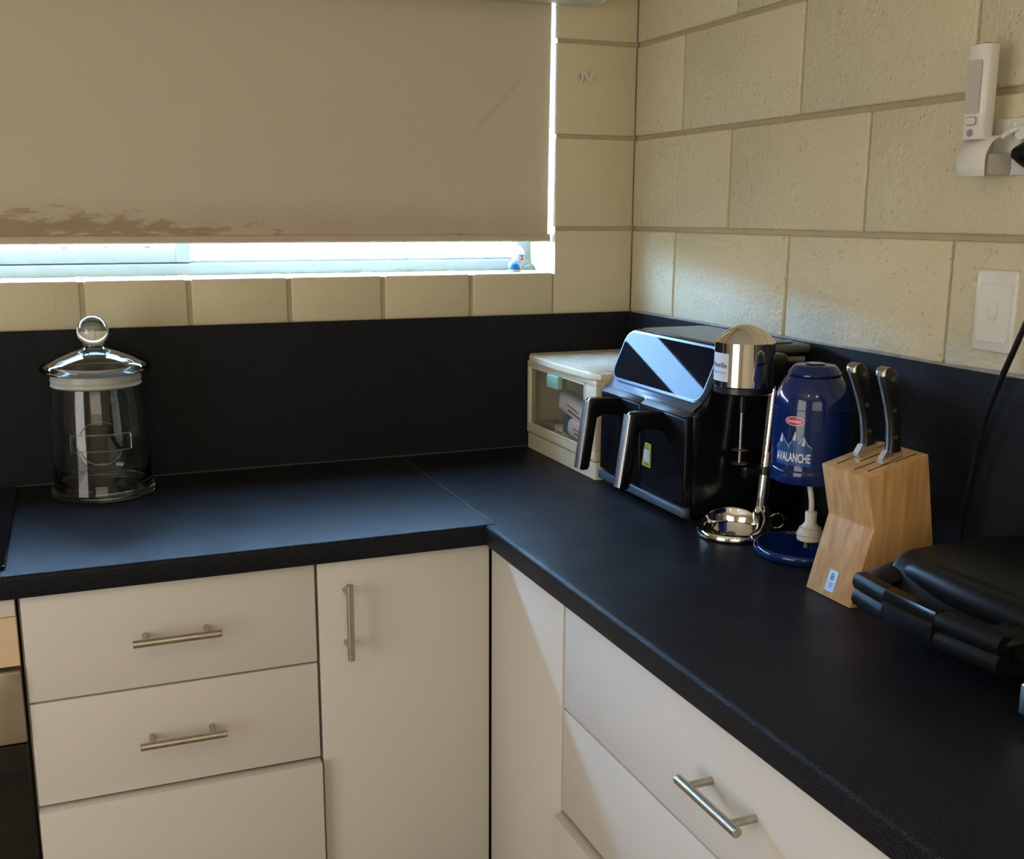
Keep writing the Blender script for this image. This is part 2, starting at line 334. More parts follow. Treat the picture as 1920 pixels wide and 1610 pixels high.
ORG = {}
def link_mesh(name, me, mt, parent, loc):
    o = bpy.data.objects.new(name, me); COL.objects.link(o)
    if mt is not None and not me.materials: me.materials.append(mt)
    if parent is not None: o.parent = parent; o.location = Vector(loc)-ORG[parent.name]
    else: o.location = loc
    ORG[o.name] = Vector(loc)
    return o
def obj(name, bm, mt, parent=None, smooth=35, loc=None, **kw):
    """link a bmesh given in worktop-relative coordinates; its origin goes to the centre of its foot"""
    xs = [v.co.copy() for v in bm.verts]
    if loc is None:
        lo = Vector([min(v[i] for v in xs) for i in range(3)]); hi = Vector([max(v[i] for v in xs) for i in range(3)])
        loc = Vector(((lo.x+hi.x)/2, (lo.y+hi.y)/2, lo.z))
    loc = Vector(loc)
    for v in bm.verts: v.co -= loc
    bmesh.ops.recalc_face_normals(bm, faces=bm.faces)
    me = bpy.data.meshes.new(name); bm.to_mesh(me); bm.free()
    if smooth:
        for p in me.polygons: p.use_smooth = True
        me.set_sharp_from_angle(angle=math.radians(smooth))
    o = link_mesh(name, me, mt, parent, loc+Vector((0, 0, H)))
    for k, v in kw.items(): o[k] = v
    return o
def thing(name, label, cat, loc, group=None):
    o = bpy.data.objects.new(name, None); COL.objects.link(o); o.empty_display_size = .05
    o.location = Vector(loc)+Vector((0, 0, H)); ORG[o.name] = o.location.copy()
    o['label'] = label; o['category'] = cat
    if group: o['group'] = group
    return o
def tag(o, label, cat, group=None):
    o['label'] = label; o['category'] = cat
    if group: o['group'] = group
    return o
def text_bm(s, size, f, bm=None, bold=0.0):
    """lettering: each vertex (x,y) of the centred text is placed by f(x,y)"""
    cu = bpy.data.curves.new('lettering', 'FONT'); cu.body = s; cu.size = size; cu.align_x = 'CENTER'; cu.align_y = 'CENTER'; cu.resolution_u = 3; cu.offset = bold
    to = bpy.data.objects.new('lettering', cu); COL.objects.link(to); bpy.context.view_layer.update()
    me = bpy.data.meshes.new_from_object(to.evaluated_get(bpy.context.evaluated_depsgraph_get()))
    bm = bm or nb(); n0 = len(bm.verts); bm.from_mesh(me)
    bm.verts.ensure_lookup_table()
    for v in bm.verts[n0:]: v.co = f(v.co.x, v.co.y)
    bpy.data.objects.remove(to); bpy.data.curves.remove(cu); bpy.data.meshes.remove(me)
    return bm

# ================================================================== SETTING
FZ = -H
# room shell
st = dict(kind='structure')
obj('floor', bx(nb(), (-3.4, -4.1, FZ-.05), (.19, .19, FZ)), M_FLOOR, smooth=0, **st)
obj('ceiling', bx(nb(), (-3.4, -4.1, 1.5), (.3, .3, 1.62)), M_CEIL, smooth=0, **st)
obj('wall_left', bx(nb(), (-3.4, -4.1, FZ), (-3.3, .19, 1.5)), M_PLASTER, smooth=0, **st)
obj('wall_front', bx(nb(), (-3.3, -4.1, FZ), (.19, -4.0, 1.5)), M_PLASTER, smooth=0, **st)
SW, SS, ZT = .3946, .302, 1.091        # sill height, splashback top, window head
XJ = -.1955                            # right jamb
wb = nb()
bx(wb, (-3.3, .004, FZ), (0.004, .19, SS-.004))
bx(wb, (-3.3, .012, SS-.004), (0.004, .19, SW-.004))
bx(wb, (-3.3, .006, ZT), (0.004, .19, 1.5))
bx(wb, (XJ+.002, .004, SW-.004), (0.004, .19, ZT))
bx(wb, (-3.3, .004, SW-.004), (-2.4, .19, ZT))
wall_back = obj('wall_back', wb, M_MORTAR, smooth=0, loc=(-1.2, 0, FZ), **st)
wall_right = obj('wall_right', bx(nb(), (.0075, -4.1, FZ), (.19, .19, 1.5)), M_MORTAR, smooth=0, loc=(.1, -1.5, FZ), **st)
CACHE = {}
def block(parent, lo, hi, bev=.0035, mt=None):
    lo, hi = Vector(lo), Vector(hi); s = hi-lo; key = tuple(round(q, 4) for q in s)+(mt is None,)
    if key not in CACHE:
        b = bx(nb(), -s/2, s/2, bev, 2); me = bpy.data.meshes.new('block'); b.to_mesh(me); b.free()
        for p in me.polygons: p.use_smooth = True
        me.set_sharp_from_angle(angle=math.radians(60)); me.materials.append(mt or M_BLOCK); CACHE[key] = me
    link_mesh('block', CACHE[key], None, parent, (lo+hi)/2+Vector((0, 0, H)))
J0 = .2909
# right wall: four visible courses and the rest to the ceiling
offs = [-.592, -.391, -.6025, -.391, -.592, -.391, -.592]
for c in range(6):
    z0 = J0+.2*c+.005; z1 = z0+.19
    if c == 0: z0 = SS-.012
    y = offs[c]
    while y < -.01: y += .4
    y -= .4
    edges = [-.0]; yy = y if y < -.01 else y-.4
    while yy > -3.1: edges.append(yy); yy -= .4
    for a, b in zip(edges, edges[1:]):
        hi_y = a-.0032 if a < 0 else -.0003
        dx_ = random.uniform(-.0006, .0006)
        block(wall_right, (dx_, b+.0032, z0), (.03+dx_, hi_y, z1+.0005))
# back wall: column right of the window, sill course, course left of the splash top
for c in range(4):
    z0 = (SS-.012) if c == 0 else J0+.2*c+.005
    z1 = J0+.2*(c+1)-.004
    if c == 3: z1 = ZT
    block(wall_back, (XJ, 0, z0+.0), (-.0003, .186, z1), .0020, M_BLOCKBACK)
k = 0
while XJ-.2*k > -2.45:
    xr = XJ-.2*k
    block(wall_back, (xr-.2+.004, random.uniform(-.0005, .0005), SS-.012), (xr-.004, .15, SW-.0005), .004, M_BLOCKBACK)
    k += 1
obj('mortar', bx(nb(), (-2.4, .003, SS-.012), (XJ, .19, SW-.003)), M_MORTAR, wall_back, 0)

# window: sliding aluminium frame deep in the reveal
win = thing('window_1', 'x', 'x', (-1.3, .165, SW)); del win['label']; del win['category']; win['kind'] = 'structure'
fr = nb()
bx(fr, (-2.4, .135, SW), (XJ, .185, SW+.024), .002)
bx(fr, (-2.4, .135, SW+.02), (-2.36, .185, ZT), .002); bx(fr, (XJ-.034, .14, SW+.02), (XJ, .185, ZT), .002)
bx(fr, (-2.4, .135, ZT-.04), (XJ, .185, ZT), .002)
bx(fr, (-2.4, .150, SW+.024), (XJ, .154, SW+.030)); obj('window_frame', fr, M_ALU, win)
sa = nb()
bx(sa, (-2.3, .140, SW+.026), (-.975, .156, SW+.056), .002); bx(sa, (-1.005, .138, SW+.026), (-.975, .158, ZT-.04), .002)
bx(sa, (-2.3, .140, ZT-.09), (-.975, .156, ZT-.04)); sash = obj('sliding_sash', sa, M_ALU, win)
lp = nb()
for xx in (-1.22, -1.14, -1.06, -.985): bx(lp, (xx-.006, .150, SW+.056), (xx+.006, .156, SW+.061), .001)
obj('brush_clip', lp, M_SENSOR, sash)
obj('glass_pane', bx(nb(), (-2.3, .147, SW+.05), (-1.0, .150, ZT-.08)), M_PANE, win, 0)
obj('glass_pane', bx(nb(), (-1.0, .168, SW+.02), (XJ-.03, .171, ZT-.03)), M_PANE, win, 0)
# outside
obj('ground', bx(nb(), (-14, .19, FZ-.25), (12, 14, FZ-.15)), M_GROUND, smooth=0, kind='structure')
obj('outer_wall', bx(nb(), (-14, .19, FZ-.2), (-3.4, .3, 2.0)), M_PLASTER, smooth=0, kind='structure')
fence = thing('fence', 'sunlit timber paling fence outside the kitchen window', 'fence', (-1, 2.55, FZ-.15))
PAL = []
for mt_ in FENCE:
    b = bx(nb(), (-.048, -.009, 0), (.048, .009, 1.78), .004, 1); me = bpy.data.meshes.new('paling'); b.to_mesh(me); b.free(); me.materials.append(mt_); PAL.append(me)
xx = -5.0
while xx < 2.6:
    link_mesh('paling', random.choice(PAL), None, fence, (xx, 2.5+random.uniform(-.004, .004), FZ-.15+H)); xx += .103
for z in (.2, .9, 1.5): obj('rail', bx(nb(), (-5.1, 2.515, FZ-.15+z), (2.7, 2.56, FZ-.15+z+.08)), FENCE[0], fence, 0)

# ceiling downlights
for x_, y_ in ((-1.9, -2.2), (-1.15, -2.9)):
    t = thing('downlight', 'small round recessed ceiling downlight '+('farther from the right wall' if x_ < -1.5 else 'nearer the right wall'), 'light', (x_, y_, 1.482), 'ceiling downlights')
    obj('trim_ring', lathe(nb(), [(.045, 1.5), (.052, 1.492), (.052, 1.489), (.040, 1.489), (.040, 1.5)], (x_, y_, 0)), M_WHITE, t)
    obj('lamp', lathe(nb(), [(0, 1.492), (.038, 1.492), (.038, 1.499), (0, 1.499)], (x_, y_, 0)), M_LAMPGLOW, t)

# ================================================================== SPLASHBACKS, WORKTOPS
t = thing('splashback', 'dark laminate splashback below the window behind the glass jar', 'splashback', (-1.3, -.005, 0))
b = nb(); bx(b, (-2.6, -.012, .0005), (-.0125, -.0006, SS), .001, 1); obj('panel', b, M_SPLASH, t, 20)
def bead(pts, parent):
    tube_b = nb(); tube(tube_b, pts, .0022, 6, 2); obj('sealant_bead', tube_b, M_SPLASHD, parent)
bead([(-2.6+i*.13, -.0125, .0015+random.uniform(-.0004, .0004)) for i in range(20)], t)
t2 = thing('splashback', 'dark laminate splashback along the right wall behind the knife block', 'splashback', (-.005, -1.1, 0))
b = nb(); bx(b, (-.012, -2.6, .0005), (-.0006, -.0006, SS), .001, 1); obj('panel', b, M_SPLASH, t2, 20)
tt = nb(); tube(tt, [(-.005, -.03-i*.1, SS+.001+random.uniform(-.0008, .0008)) for i in range(25)], .004, 6, 3, rad=lambda s: .0032+.0008*math.sin(s*60)); obj('sealant_bead', tt, M_SEAL, t2)
CDp = .5856
TH = .036
def edgeprof(front, back, sgn):
    """rounded front edge, flat top; profile in (depth, z)"""
    r = .007; out = [(back, -TH), (front+sgn*.002, -TH), (front, -TH+.003)]
    for k in range(7):
        a = PI/2*k/6
        out.append((front+sgn*(r-r*math.cos(a)), -r+r*math.sin(a)))
    out.append((back, 0)); return out
SX = -.5665
b = prism(nb(), edgeprof(-CDp, -.0125, 1), 'x', -2.6, SX-.0006)
wt1 = obj('worktop', b, M_TOP, smooth=40, label='matt black laminate worktop under the window with the cooktop and glass jar', category='worktop')
b = nb()
pr = edgeprof(-CDp, SX, 1)
prism(b, pr, 'y', -2.4, -CDp+.0)                 # rounded front edge only beyond the inner corner
bx(b, (SX, -2.4, -TH), (-.0125, -.0125, 0))
wt2 = obj('worktop', b, M_TOP, smooth=40, label='matt black laminate worktop along the right wall carrying the small appliances', category='worktop')
obj('joint_strip', bx(nb(), (SX-.0008, -CDp+.012, -.01), (SX+.0003, -.013, .0002)), M_SEAM, wt2, 0)

# cooktop
t = thing('cooktop', 'black glass cooktop set into the left worktop, cut off by the frame', 'cooktop', (-1.64, -.29, 0))
obj('glass_plate', prism(nb(), rrect(.60, .53, .012, 4, -1.64, -.288), 'z', .0003, .006, .0012, 1), M_BLACKGLASS, t, 20)
for q in ((-1.78, -.16, .09), (-1.5, -.16, .07), (-1.78, -.42, .07), (-1.5, -.42, .09)):
    obj('burner_ring', lathe(nb(), [(q[2], .0061), (q[2], .0063), (q[2]+.002, .0063), (q[2]+.002, .0061)], (q[0], q[1], 0)), M_SENSOR, t)

# ================================================================== CABINETS
def handle(parent, p0, p1, out, name='handle'):
    """bar handle: bar from p0 to p1, standing off along -out by .03 with two posts"""
    p0, p1, out = Vector(p0), Vector(p1), Vector(out); d = (p1-p0).normalized(); L_ = (p1-p0).length
    b = nb(); cyl(b, p0, p1, .006, n=20, bev=.0008)
    h = obj(name, b, M_STEEL, parent)
    for f in (.15, .85):
        c = p0+d*(L_*f); b = nb(); cyl(b, c-out*.004, c-out*.0355, .0048, n=16); obj('post', b, M_STEEL, h)
    return h
FY = -.57
def front_y(name, parent, x0, x1, z0, z1, outy=0.0):
    return obj(name, bx(nb(), (x0, FY-outy, z0), (x1, FY+.018, z1), .0018, 2), M_CAB, parent, 40)
def front_x(name, parent, y0, y1, z0, z1, outx=0.0):
    return obj(name, bx(nb(), (FY-outx, y0, z0), (FY+.018, y1, z1), .0018, 2), M_CAB, parent, 40)
ZF = -TH-.004
ZB = -.74
t = thing('drawer_unit', 'white drawer cabinet with two bar handles beside the oven', 'cabinet', (-1.1, -.29, FZ))
obj('carcass', bx(nb(), (-1.327, FY+.0185, ZB), (-.879, -.02, -TH-.001)), M_CABEDGE, t, 0)
for (z1, z0, o_) in ((ZF, -.2095, 0), (-.2125, -.3825, 0), (-.3870, -.735, .016)):
    d = front_y('drawer', t, -1.3235, -.8805, z0, z1, o_)
    if z1 > -.3: 
        zc = (-.1235 if z1 == ZF else -.2945); handle(d, (-1.170, -.605, zc), (-1.037, -.605, zc), (0, -1, 0))
obj('kickboard', bx(nb(), (-1.327, -.52, FZ), (-.879, -.505, ZB)), M_CABEDGE, t, 0)
t = thing('corner_cabinet', 'white corner cabinet door with a vertical bar handle in the inner corner', 'cabinet', (-.72, -.29, FZ))
obj('carcass', bx(nb(), (-.878, FY+.0185, ZB), (-.5715, -.02, -TH-.001)), M_CABEDGE, t, 0)
d = front_y('door', t, -.8755, -.5725, -.735, ZF)
handle(d, (-.8305, -.605, -.070), (-.8305, -.605, -.202), (0, -1, 0))
obj('kickboard', bx(nb(), (-.878, -.52, FZ), (-.5715, -.505, ZB)), M_CABEDGE, t, 0)
t = thing('filler_panel', 'plain white panel between the corner door and the right drawers', 'panel', (-.56, -.72, FZ))
front_x('panel', t, -.8715, -.5735, ZB, ZF)
t = thing('drawer_unit', 'wide white drawer cabinet under the right worktop with one bar handle in view', 'cabinet', (-.3, -1.32, FZ))
obj('carcass', bx(nb(), (FY+.0185, -1.782, ZB), (-.02, -.8745, -TH-.001)), M_CABEDGE, t, 0)
for (z1, z0, o_) in ((ZF, -.2095, 0), (-.2125, -.3805, 0), (-.3850, -.735, .016)):
    d = front_x('drawer', t, -1.7785, -.8775, z0, z1, o_)
    if z1 == ZF: handle(d, (-.605, -1.265, -.121), (-.605, -1.389, -.121), (-1, 0, 0))
    elif o_ == 0: handle(d, (-.605, -1.265, -.292), (-.605, -1.389, -.292), (-1, 0, 0))
obj('kickboard', bx(nb(), (-.52, -1.782, FZ), (-.505, -.8745, ZB)), M_CABEDGE, t, 0)
t = thing('base_cabinet', 'white base cabinet at the near end of the right worktop, outside the frame', 'cabinet', (-.3, -2.1, FZ))
obj('carcass', bx(nb(), (FY+.0185, -2.4, ZB), (-.02, -1.784, -TH-.001)), M_CABEDGE, t, 0)
front_x('door', t, -2.398, -1.786, -.735, ZF)
# oven
t = thing('oven', 'built-in oven with smeared steel control panel and black glass door at left edge', 'oven', (-1.63, -.29, FZ))
obj('housing', bx(nb(), (-1.927, -.55, ZB), (-1.331, -.02, -.07)), M_CABEDGE, t, 0)
obj('control_panel', bx(nb(), (-1.925, -.578, -.268), (-1.3305, -.551, -.152), .003, 2), M_GREASY, t)
d = obj('door', bx(nb(), (-1.925, -.572, -.72), (-1.331, -.551, -.272), .003, 2), M_BLACKGLASS, t)
b = nb(); cyl(b, (-1.87, -.61, -.32), (-1.45, -.61, -.32), .008); obj('handle', b, M_STEEL, d)
for xx in (-1.85, -1.7, -1.55):
    b = nb(); cyl(b, (xx, -.5785, -.21), (xx, -.60, -.21), .018, .016); obj('knob', b, M_BLACK, t)
obj('tan_rail', bx(nb(), (-1.925, -.568, -.147), (-1.3305, -.551, -.0685), .001, 1), M_TAN, t, 0, label='tan coloured filler rail above the oven panel')
obj('top_rail', bx(nb(), (-1.925, -.572, -.0665), (-1.3305, -.551, ZF), .001, 1), M_CAB, t, 0, label='white strip under the worktop')

# ================================================================== BLIND
t = thing('roller_blind', 'stained beige roller blind drawn almost down over the window', 'blind', (-1.25, .02, .476))
b = nb()
BX1 = -.2045
rg = []
for j in range(13):
    z = .476+(1.07-.476)*j/12; w = .0012*math.sin(j*.55); xe = BX1+.0045*j/12
    rg.append([Vector((-2.398, .0212+w, z)), Vector((xe, .0212+w*.5, z)), Vector((xe, .0228+w*.5, z)), Vector((-2.398, .0228+w, z))])
loft(b, rg)
obj('fabric', b, M_BLIND, t, 60)
b = nb(); prism(b, rrect(.014, .0165, .005, 4, .021, .4705), 'x', -2.398, BX1-.001); obj('bottom_rail', b, M_RAIL, t, 50)
b = nb(); prism(b, rrect(.0155, .019, .006, 4, .021, .4705), 'x', BX1-.001, BX1+.0035); obj('end_cap', b, M_RAIL, t, 50)
b = nb(); cyl(b, (-2.36, .035, 1.062), (BX1-.01, .035, 1.062), .020); obj('roller_tube', b, M_STEEL, t)
obj('head_light_block', bx(nb(), (-2.399, .004, 1.040), (XJ-.002, .060, 1.0905)), M_HEADBOX, t, 0)  # opaque piece added out of view to stop sky light leaking over the roller
HB = thing('blind_headbox', 'white rounded box above the blind, its end just entering the top edge', 'headbox', (-1.25, -.045, .966))
b = nb(); prism(b, rrect(.086, .10, .018, 5, -.0455, 1.0115), 'x', -2.45, -.124); obj('cover', b, M_HEADBOX, HB, 50)
b = nb(); prism(b, rrect(.088, .102, .019, 5, -.0455, 1.0115), 'x', -.124, -.119, .001, 1); obj('end_cap', b, M_WHITE, HB, 50)

# ================================================================== WALL THINGS
# hook
b = nb(); hk = thing('wall_hook', 'small white bent wire hook on the wall right of the blind', 'hook', (-.133, -.004, .815))
tube(b, [(-.1405, -.0, .806), (-.137, -.006, .812), (-.1365, -.007, .828), (-.1325, -.009, .826), (-.128, -.013, .813), (-.122, -.016, .812), (-.119, -.019, .829)], .0017, 8); obj('wire', b, M_WHITE, hk)
obj('base', plate(nb(), rrect(.011, .016, .003), (-.139, -.0002, .817), (1, 0, 0), (0, 0, 1), .0015), M_RAIL, hk)
# light switch on the right wall
t = thing('light_switch', 'white wall switch with a single rocker above the right splashback', 'switch', (0, -1.0915, .335))
b = nb(); prism(b, rrect(.074, .115, .006, 4, -1.0915, .3905), 'x', -.0105, -.0002, .003, 2, only=lambda c, d: c.x < -.01); obj('plate', b, M_WHITE, t, 50)
b = nb(); prism(b, rrect(.058, .083, .006, 4, -1.0915, .3885), 'x', -.0121, -.0102, .0006, 1); obj('cover', b, M_WHITE, t, 40)
b = nb(); prism(b, rrect(.0155, .026, .006, 5, -1.0915, .391), 'x', -.0150, -.0118, .0012, 2, only=lambda c, d: c.x < -.014); obj('rocker', b, M_WHITE, t, 40)
b = nb(); prism(b, [(-1.0735, .4315), (-1.1095, .4315), (-1.0915, .4385)], 'x', -.0111, -.0102); obj('arrow', b, M_WHITE, t, 40)
# power outlet plate
t = thing('power_outlet', 'white double power outlet plate behind the torch dock, cut by the right edge', 'outlet', (0, -1.118, .577))
b = nb(); prism(b, rrect(.116, .076, .006, 4, -1.120, .6145), 'x', -.0105, -.0002, .002, 2, only=lambda c, d: c.x < -.01); obj('plate', b, M_WHITE, t, 50)
b = nb(); prism(b, rrect(.010, .018, .004, 4, -1.096, .640), 'x', -.013, -.010, .0008, 1); obj('rocker', b, M_WHITE, t, 50)
# dock: curved white shield plugged into the outlet
t = thing('torch_dock', 'white curved charging dock plugged into the outlet under the torch', 'dock', (-.035, -1.07, .575))
prof = [(-.0615, .575), (-.0625, .594)]
for k in range(9):
    a = PI-PI/2*k/8; prof.append((-.0285+.034*math.cos(a), .596+.034*math.sin(a)))
inner = [(x+(.0022 if i < 6 else .0008), z-(.0 if i < 4 else .0022)) for i, (x, z) in enumerate(prof)]
b = nb(); prism(b, prof+inner[::-1], 'y', -1.100, -1.0475, .0006, 1); obj('shield', b, M_WHITE, t, 50)
b = nb(); bx(b, (-.052, -1.097, .577), (-.0108, -1.052, .605), .003); obj('charger_body', b, M_GREYWHITE, t)
b = nb(); cyl(b, (-.030, -1.099, .629), (-.030, -1.108, .633), .004); tube(b, [(-.034, -1.098, .626), (-.028, -1.108, .634), (-.024, -1.116, .637)], .003, 10); obj('arm', b, M_WHITE, t)
b = nb(); cyl(b, (-.0115, -1.120, .631), (-.024, -1.120, .631), .0115, .0095, 28); obj('pivot', b, M_WHITE, t)
# torch
t = thing('torch', 'slim white rechargeable torch standing upright in the wall dock', 'torch', (-.042, -1.07, .621))
TY0, TY1 = -1.087, -1.052
b = nb()
prof = [(-.0590, TY0+.004), (-.0615, TY0+.012), (-.0615, TY1-.004), (-.059, TY1), (-.040, TY1), (-.036, TY1-.004), (-.036, TY0+.004), (-.040, TY0), (-.055, TY0)]
prism(b, prof, 'z', .624, .748, .0012, 1); body = obj('body', b, M_WHITE, t, 40)
for v in body.data.vertices:
    if v.co.z > .11: v.co.z += (v.co.x)*.0
b = nb(); plate(b, rrect(.025, .070, .004, 4), (-.0614, -1.068, .693), (0, -1, 0), (0, 0, 1), .0012); obj('lens', b, M_GREYWHITE, t, 40)
b = nb(); plate(b, rrect(.016, .009, .003, 4), (-.0614, -1.069, .6485), (0, -1, 0), (0, 0, 1), .0016); bt = obj('button', b, M_WHITE, t, 40)
b = nb(); plate(b, rrect(.019, .012, .004, 4), (-.0614, -1.069, .6485), (0, -1, 0), (0, 0, 1), .0004); obj('button_surround', b, M_SENSOR, t, 40)
b = nb(); cyl(b, (-.0612, -1.069, .633), (-.0634, -1.069, .633), .0052, .0045, 20); obj('sensor', b, M_SENSOR, t)
b = nb(); bx(b, (-.058, TY0+.003, .748), (-.038, TY1-.003, .7488)); obj('end_cap', b, M_DARKWOOD, t, 0)
# black plug at the frame edge with cord going down to the press
t = thing('power_lead', 'black plug in the wall outlet with its cord hanging past the switch behind the press', 'power lead', (-.03, -1.13, .60))
b = nb(); cyl(b, (-.0108, -1.138, .603), (-.030, -1.138, .603), .0205, .0205, 6, .003); cyl(b, (-.030, -1.138, .603), (-.048, -1.138, .603), .017, .008, 16); obj('plug', b, M_BLACKMATT, t)
b = nb()
tube(b, [(-.055, -1.24, .60), (-.058, -1.225, .47), (-.055, -1.185, .372), (-.042, -1.135, .275), (-.034, -1.112, .215), (-.030, -1.098, .15), (-.030, -1.088, .08), (-.035, -1.10, .02), (-.04, -1.14, .006), (-.05, -1.18, .006), (-.045, -1.24, .03)], .0043, 12)
obj('cord', b, M_BLACK, t)

# ================================================================== GLASS JAR
JC = (-1.184, -.1115, 0)
t = thing('glass_jar', 'large clear glass storage jar with ball-knob lid on the left worktop', 'jar', JC)
out_ = [(0, .0004), (.086, .0004), (.0925, .003), (.0935, .009), (.0915, .018), (.0885, .035), (.087, .07), (.086, .11), (.0835, .16), (.081, .19), (.0785, .2045), (.0785, .207)]
inn_ = [(.0745, .207), (.0755, .19), (.0795, .16), (.082, .11), (.083, .07), (.083, .04), (.080, .020), (.070, .0145), (.03, .0125), (0, .012)]
jb = obj('body', lathe(nb(), out_+inn_, JC, 72), M_JAR, t, 60)
obj('seal', lathe(nb(), [(.071, .208), (.0795, .208), (.0815, .2105), (.0800, .213), (.0800, .218), (.0812, .220), (.0800, .2225), (.0800, .230), (.071, .230), (.071, .208)], JC, 64), M_GASKET, t, 60)
lid = obj('lid', lathe(nb(), [(0, .2325), (.070, .2325), (.088, .2318), (.0955, .2345), (.0985, .2395), (.0985, .244), (.0955, .2485), (.088, .253), (.070, .2615), (.045, .2705), (.030, .2745), (.022, .277), (.0195, .280), (.0195, .283), (.0205, .2845),
        (.0175, .2855), (.0165, .281), (.019, .2745), (.040, .268), (.065, .259), (.082, .2495), (.086, .244), (.082, .2385), (.060, .2365), (0, .2365)], JC, 72), M_JAR, t, 60)
kp = [(0.0001, .2850)]+[(.0285*math.sin(a), .3085-.0285*math.cos(a)*.98) for a in [PI*(.16+.84*i/20) for i in range(20)]]+[(0, .3364)]
ki = [(0, .3330)]+[(.0245*math.sin(a), .3085-.0250*math.cos(a)) for a in [PI*(1-.84*i/20) for i in range(1, 20)]]+[(.006, .2868), (0, .2868)]
obj('knob', lathe(nb(), kp+ki, JC, 48), M_JAR, lid, 60)
# raised emblem on the front of the glass: ring crossed by a banner
c_ = (Vector((-1.226, -2.265, 0))-Vector(JC)); c_.z = 0; c_.normalize(); rr_ = Vector((-c_.y, c_.x, 0))
def onjar(u, z, r=.0868):
    a = u/r; rz = r if z < .11 else r-(z-.11)*.045
    return Vector(JC)+(c_*math.cos(a)+rr_*math.sin(a))*(rz+.0004)+Vector((0, 0, z))
b = nb()
def strip(pts, r=.0010): tube(b, pts, r, 6, 2)
zc = .112
strip([onjar(.040*math.cos(a), zc+.040*math.sin(a)) for a in [math.radians(26+128*i/14) for i in range(15)]])
strip([onjar(.040*math.cos(a), zc+.040*math.sin(a)) for a in [math.radians(206+128*i/14) for i in range(15)]])
for zz in (zc-.015, zc+.015): strip([onjar(-.056+.112*i/10, zz) for i in range(11)])
for uu in (-.056, .056): strip([onjar(uu, zc-.015), onjar(uu, zc), onjar(uu, zc+.015)])
obj('embossed_emblem', b, M_JAR, jb)

# ================================================================== CREAM DRAWER BOX
BXF = -.266
t = thing('storage_box', 'small cream plastic drawer box in the corner of the worktop', 'storage box', (-.14, -.19, 0))
b = nb()
y0, y1 = -.366, -.016
bx(b, (BXF, y0, .001), (-.016, y1, .036), .006, 2, only=lambda c, d: c.x < -.2 and abs(d.z) > .9)
bx(b, (BXF+.012, y0, .036), (-.016, y0+.006, .205)); bx(b, (BXF+.012, y1-.006, .036), (-.016, y1, .205)); bx(b, (-.022, y0, .036), (-.016, y1, .205))
obj('housing', b, M_CREAM, t, 40)
b = nb()     # lid with a bowed front edge and a raised rim
def bow(off, n=14):
    P = []
    for i in range(n+1):
        s = i/n; yy = y1+.003+(y0-.003-y1-.003)*s
        e = min(s, 1-s)*n
        P.append((BXF-.004-off-.010*math.sin(PI*s)+(.010 if i in (0, n) else 0), yy))
    return P
base_o = [(-.014, y1+.003)]+bow(0)+[(-.014, y0-.003)]
prism(b, base_o, 'z', .203, .216, .003, 2, only=lambda c, d: c.z > .21); obj('lid', b, M_CREAM, t, 50)
L_ = ORG and [o for o in t.children if o.name.startswith('lid')][0]
b = nb()
in_ = [(-.024, y1-.006)]+[(x+.012, yy*1.0+(.010 if i == 14 else -.010 if i == 0 else 0)) for i, (x, yy) in enumerate(bow(0))]+[(-.024, y0+.006)]
for i in range(26):
    xr = -.262+.0091*i
    bx(b, (xr, y0+.014, .2158), (xr+.0045, y1-.014, .2178), .0008, 1)
obj('rib', b, M_CREAM, L_, 40, kind='stuff')
# the drawer: bowed frame around a clear window
b = nb()
def frame_bar(ya, yb, za, zb, depth=.012): bx(b, (BXF-.002, ya, za), (BXF+depth, yb, zb), .002, 2)
wy0, wy1, wz0, wz1 = -.315, -.034, .058, .190
frame_bar(y0+.002, y1-.002, .038, wz0); frame_bar(y0+.002, y1-.002, wz1, .2015)
frame_bar(wy1, y1-.002, wz0, wz1); frame_bar(y0+.002, wy0, wz0, wz1)
dr = obj('drawer', b, M_CREAM, t, 40)
obj('drawer_window', bx(nb(), (BXF+.004, wy0-.004, wz0-.004), (BXF+.006, wy1+.004, wz1+.004)), M_CLOUDY, dr, 0, label='cloudy clear plastic window')
b = nb()
for (a1, b1, a2, b2) in ((wy0, wy1, wz0, wz0+.004), (wy0, wy1, wz1-.004, wz1), (wy0, wy0+.004, wz0, wz1), (wy1-.004, wy1, wz0, wz1)): bx(b, (BXF-.0035, a1, a2), (BXF+.002, b1, b2), .001, 1)
obj('window_rim', b, M_CREAM, dr)
b = nb(); bx(b, (BXF-.014, -.205, .160), (BXF+.002, -.150, .189), .004, 3); obj('pull_tab', b, M_GREEN, dr, label='mint green pull tab')
b = nb(); bx(b, (BXF+.014, y0+.010, .038), (-.026, y1-.010, .042)); obj('tray', b, M_CREAM, dr, 0)
def packet(c, s, rot, mt_, label, blue=False):
    th = thing('packet', label, 'packet', c, None)
    b = nb(); bx(b, (c[0]-s[0]/2, c[1]-s[1]/2, c[2]), (c[0]+s[0]/2, c[1]+s[1]/2, c[2]+s[2]), min(s)*.25, 2)
    obj('pouch', b, mt_, th, 50)
    b = nb(); bx(b, (c[0]-s[0]/2-.0006, c[1]-s[1]*.28, c[2]+s[2]*.30), (c[0]-s[0]/2+.002, c[1]+s[1]*.12, c[2]+s[2]*.42)); bx(b, (c[0]-s[0]/2-.0006, c[1]-s[1]*.22, c[2]+s[2]*.55), (c[0]-s[0]/2+.002, c[1]+s[1]*.18, c[2]+s[2]*.62))
    obj('print', b, M_PACKRED, th, 0)
    if blue:
        b = nb(); bx(b, (c[0]-s[0]/2-.0008, c[1]+s[1]*.36, c[2]-.0004), (c[0]+s[0]/2, c[1]+s[1]/2+.0005, c[2]+s[2]+.0004)); obj('band', b, M_PACKBLUE, th, 0)
    th.rotation_euler = rot
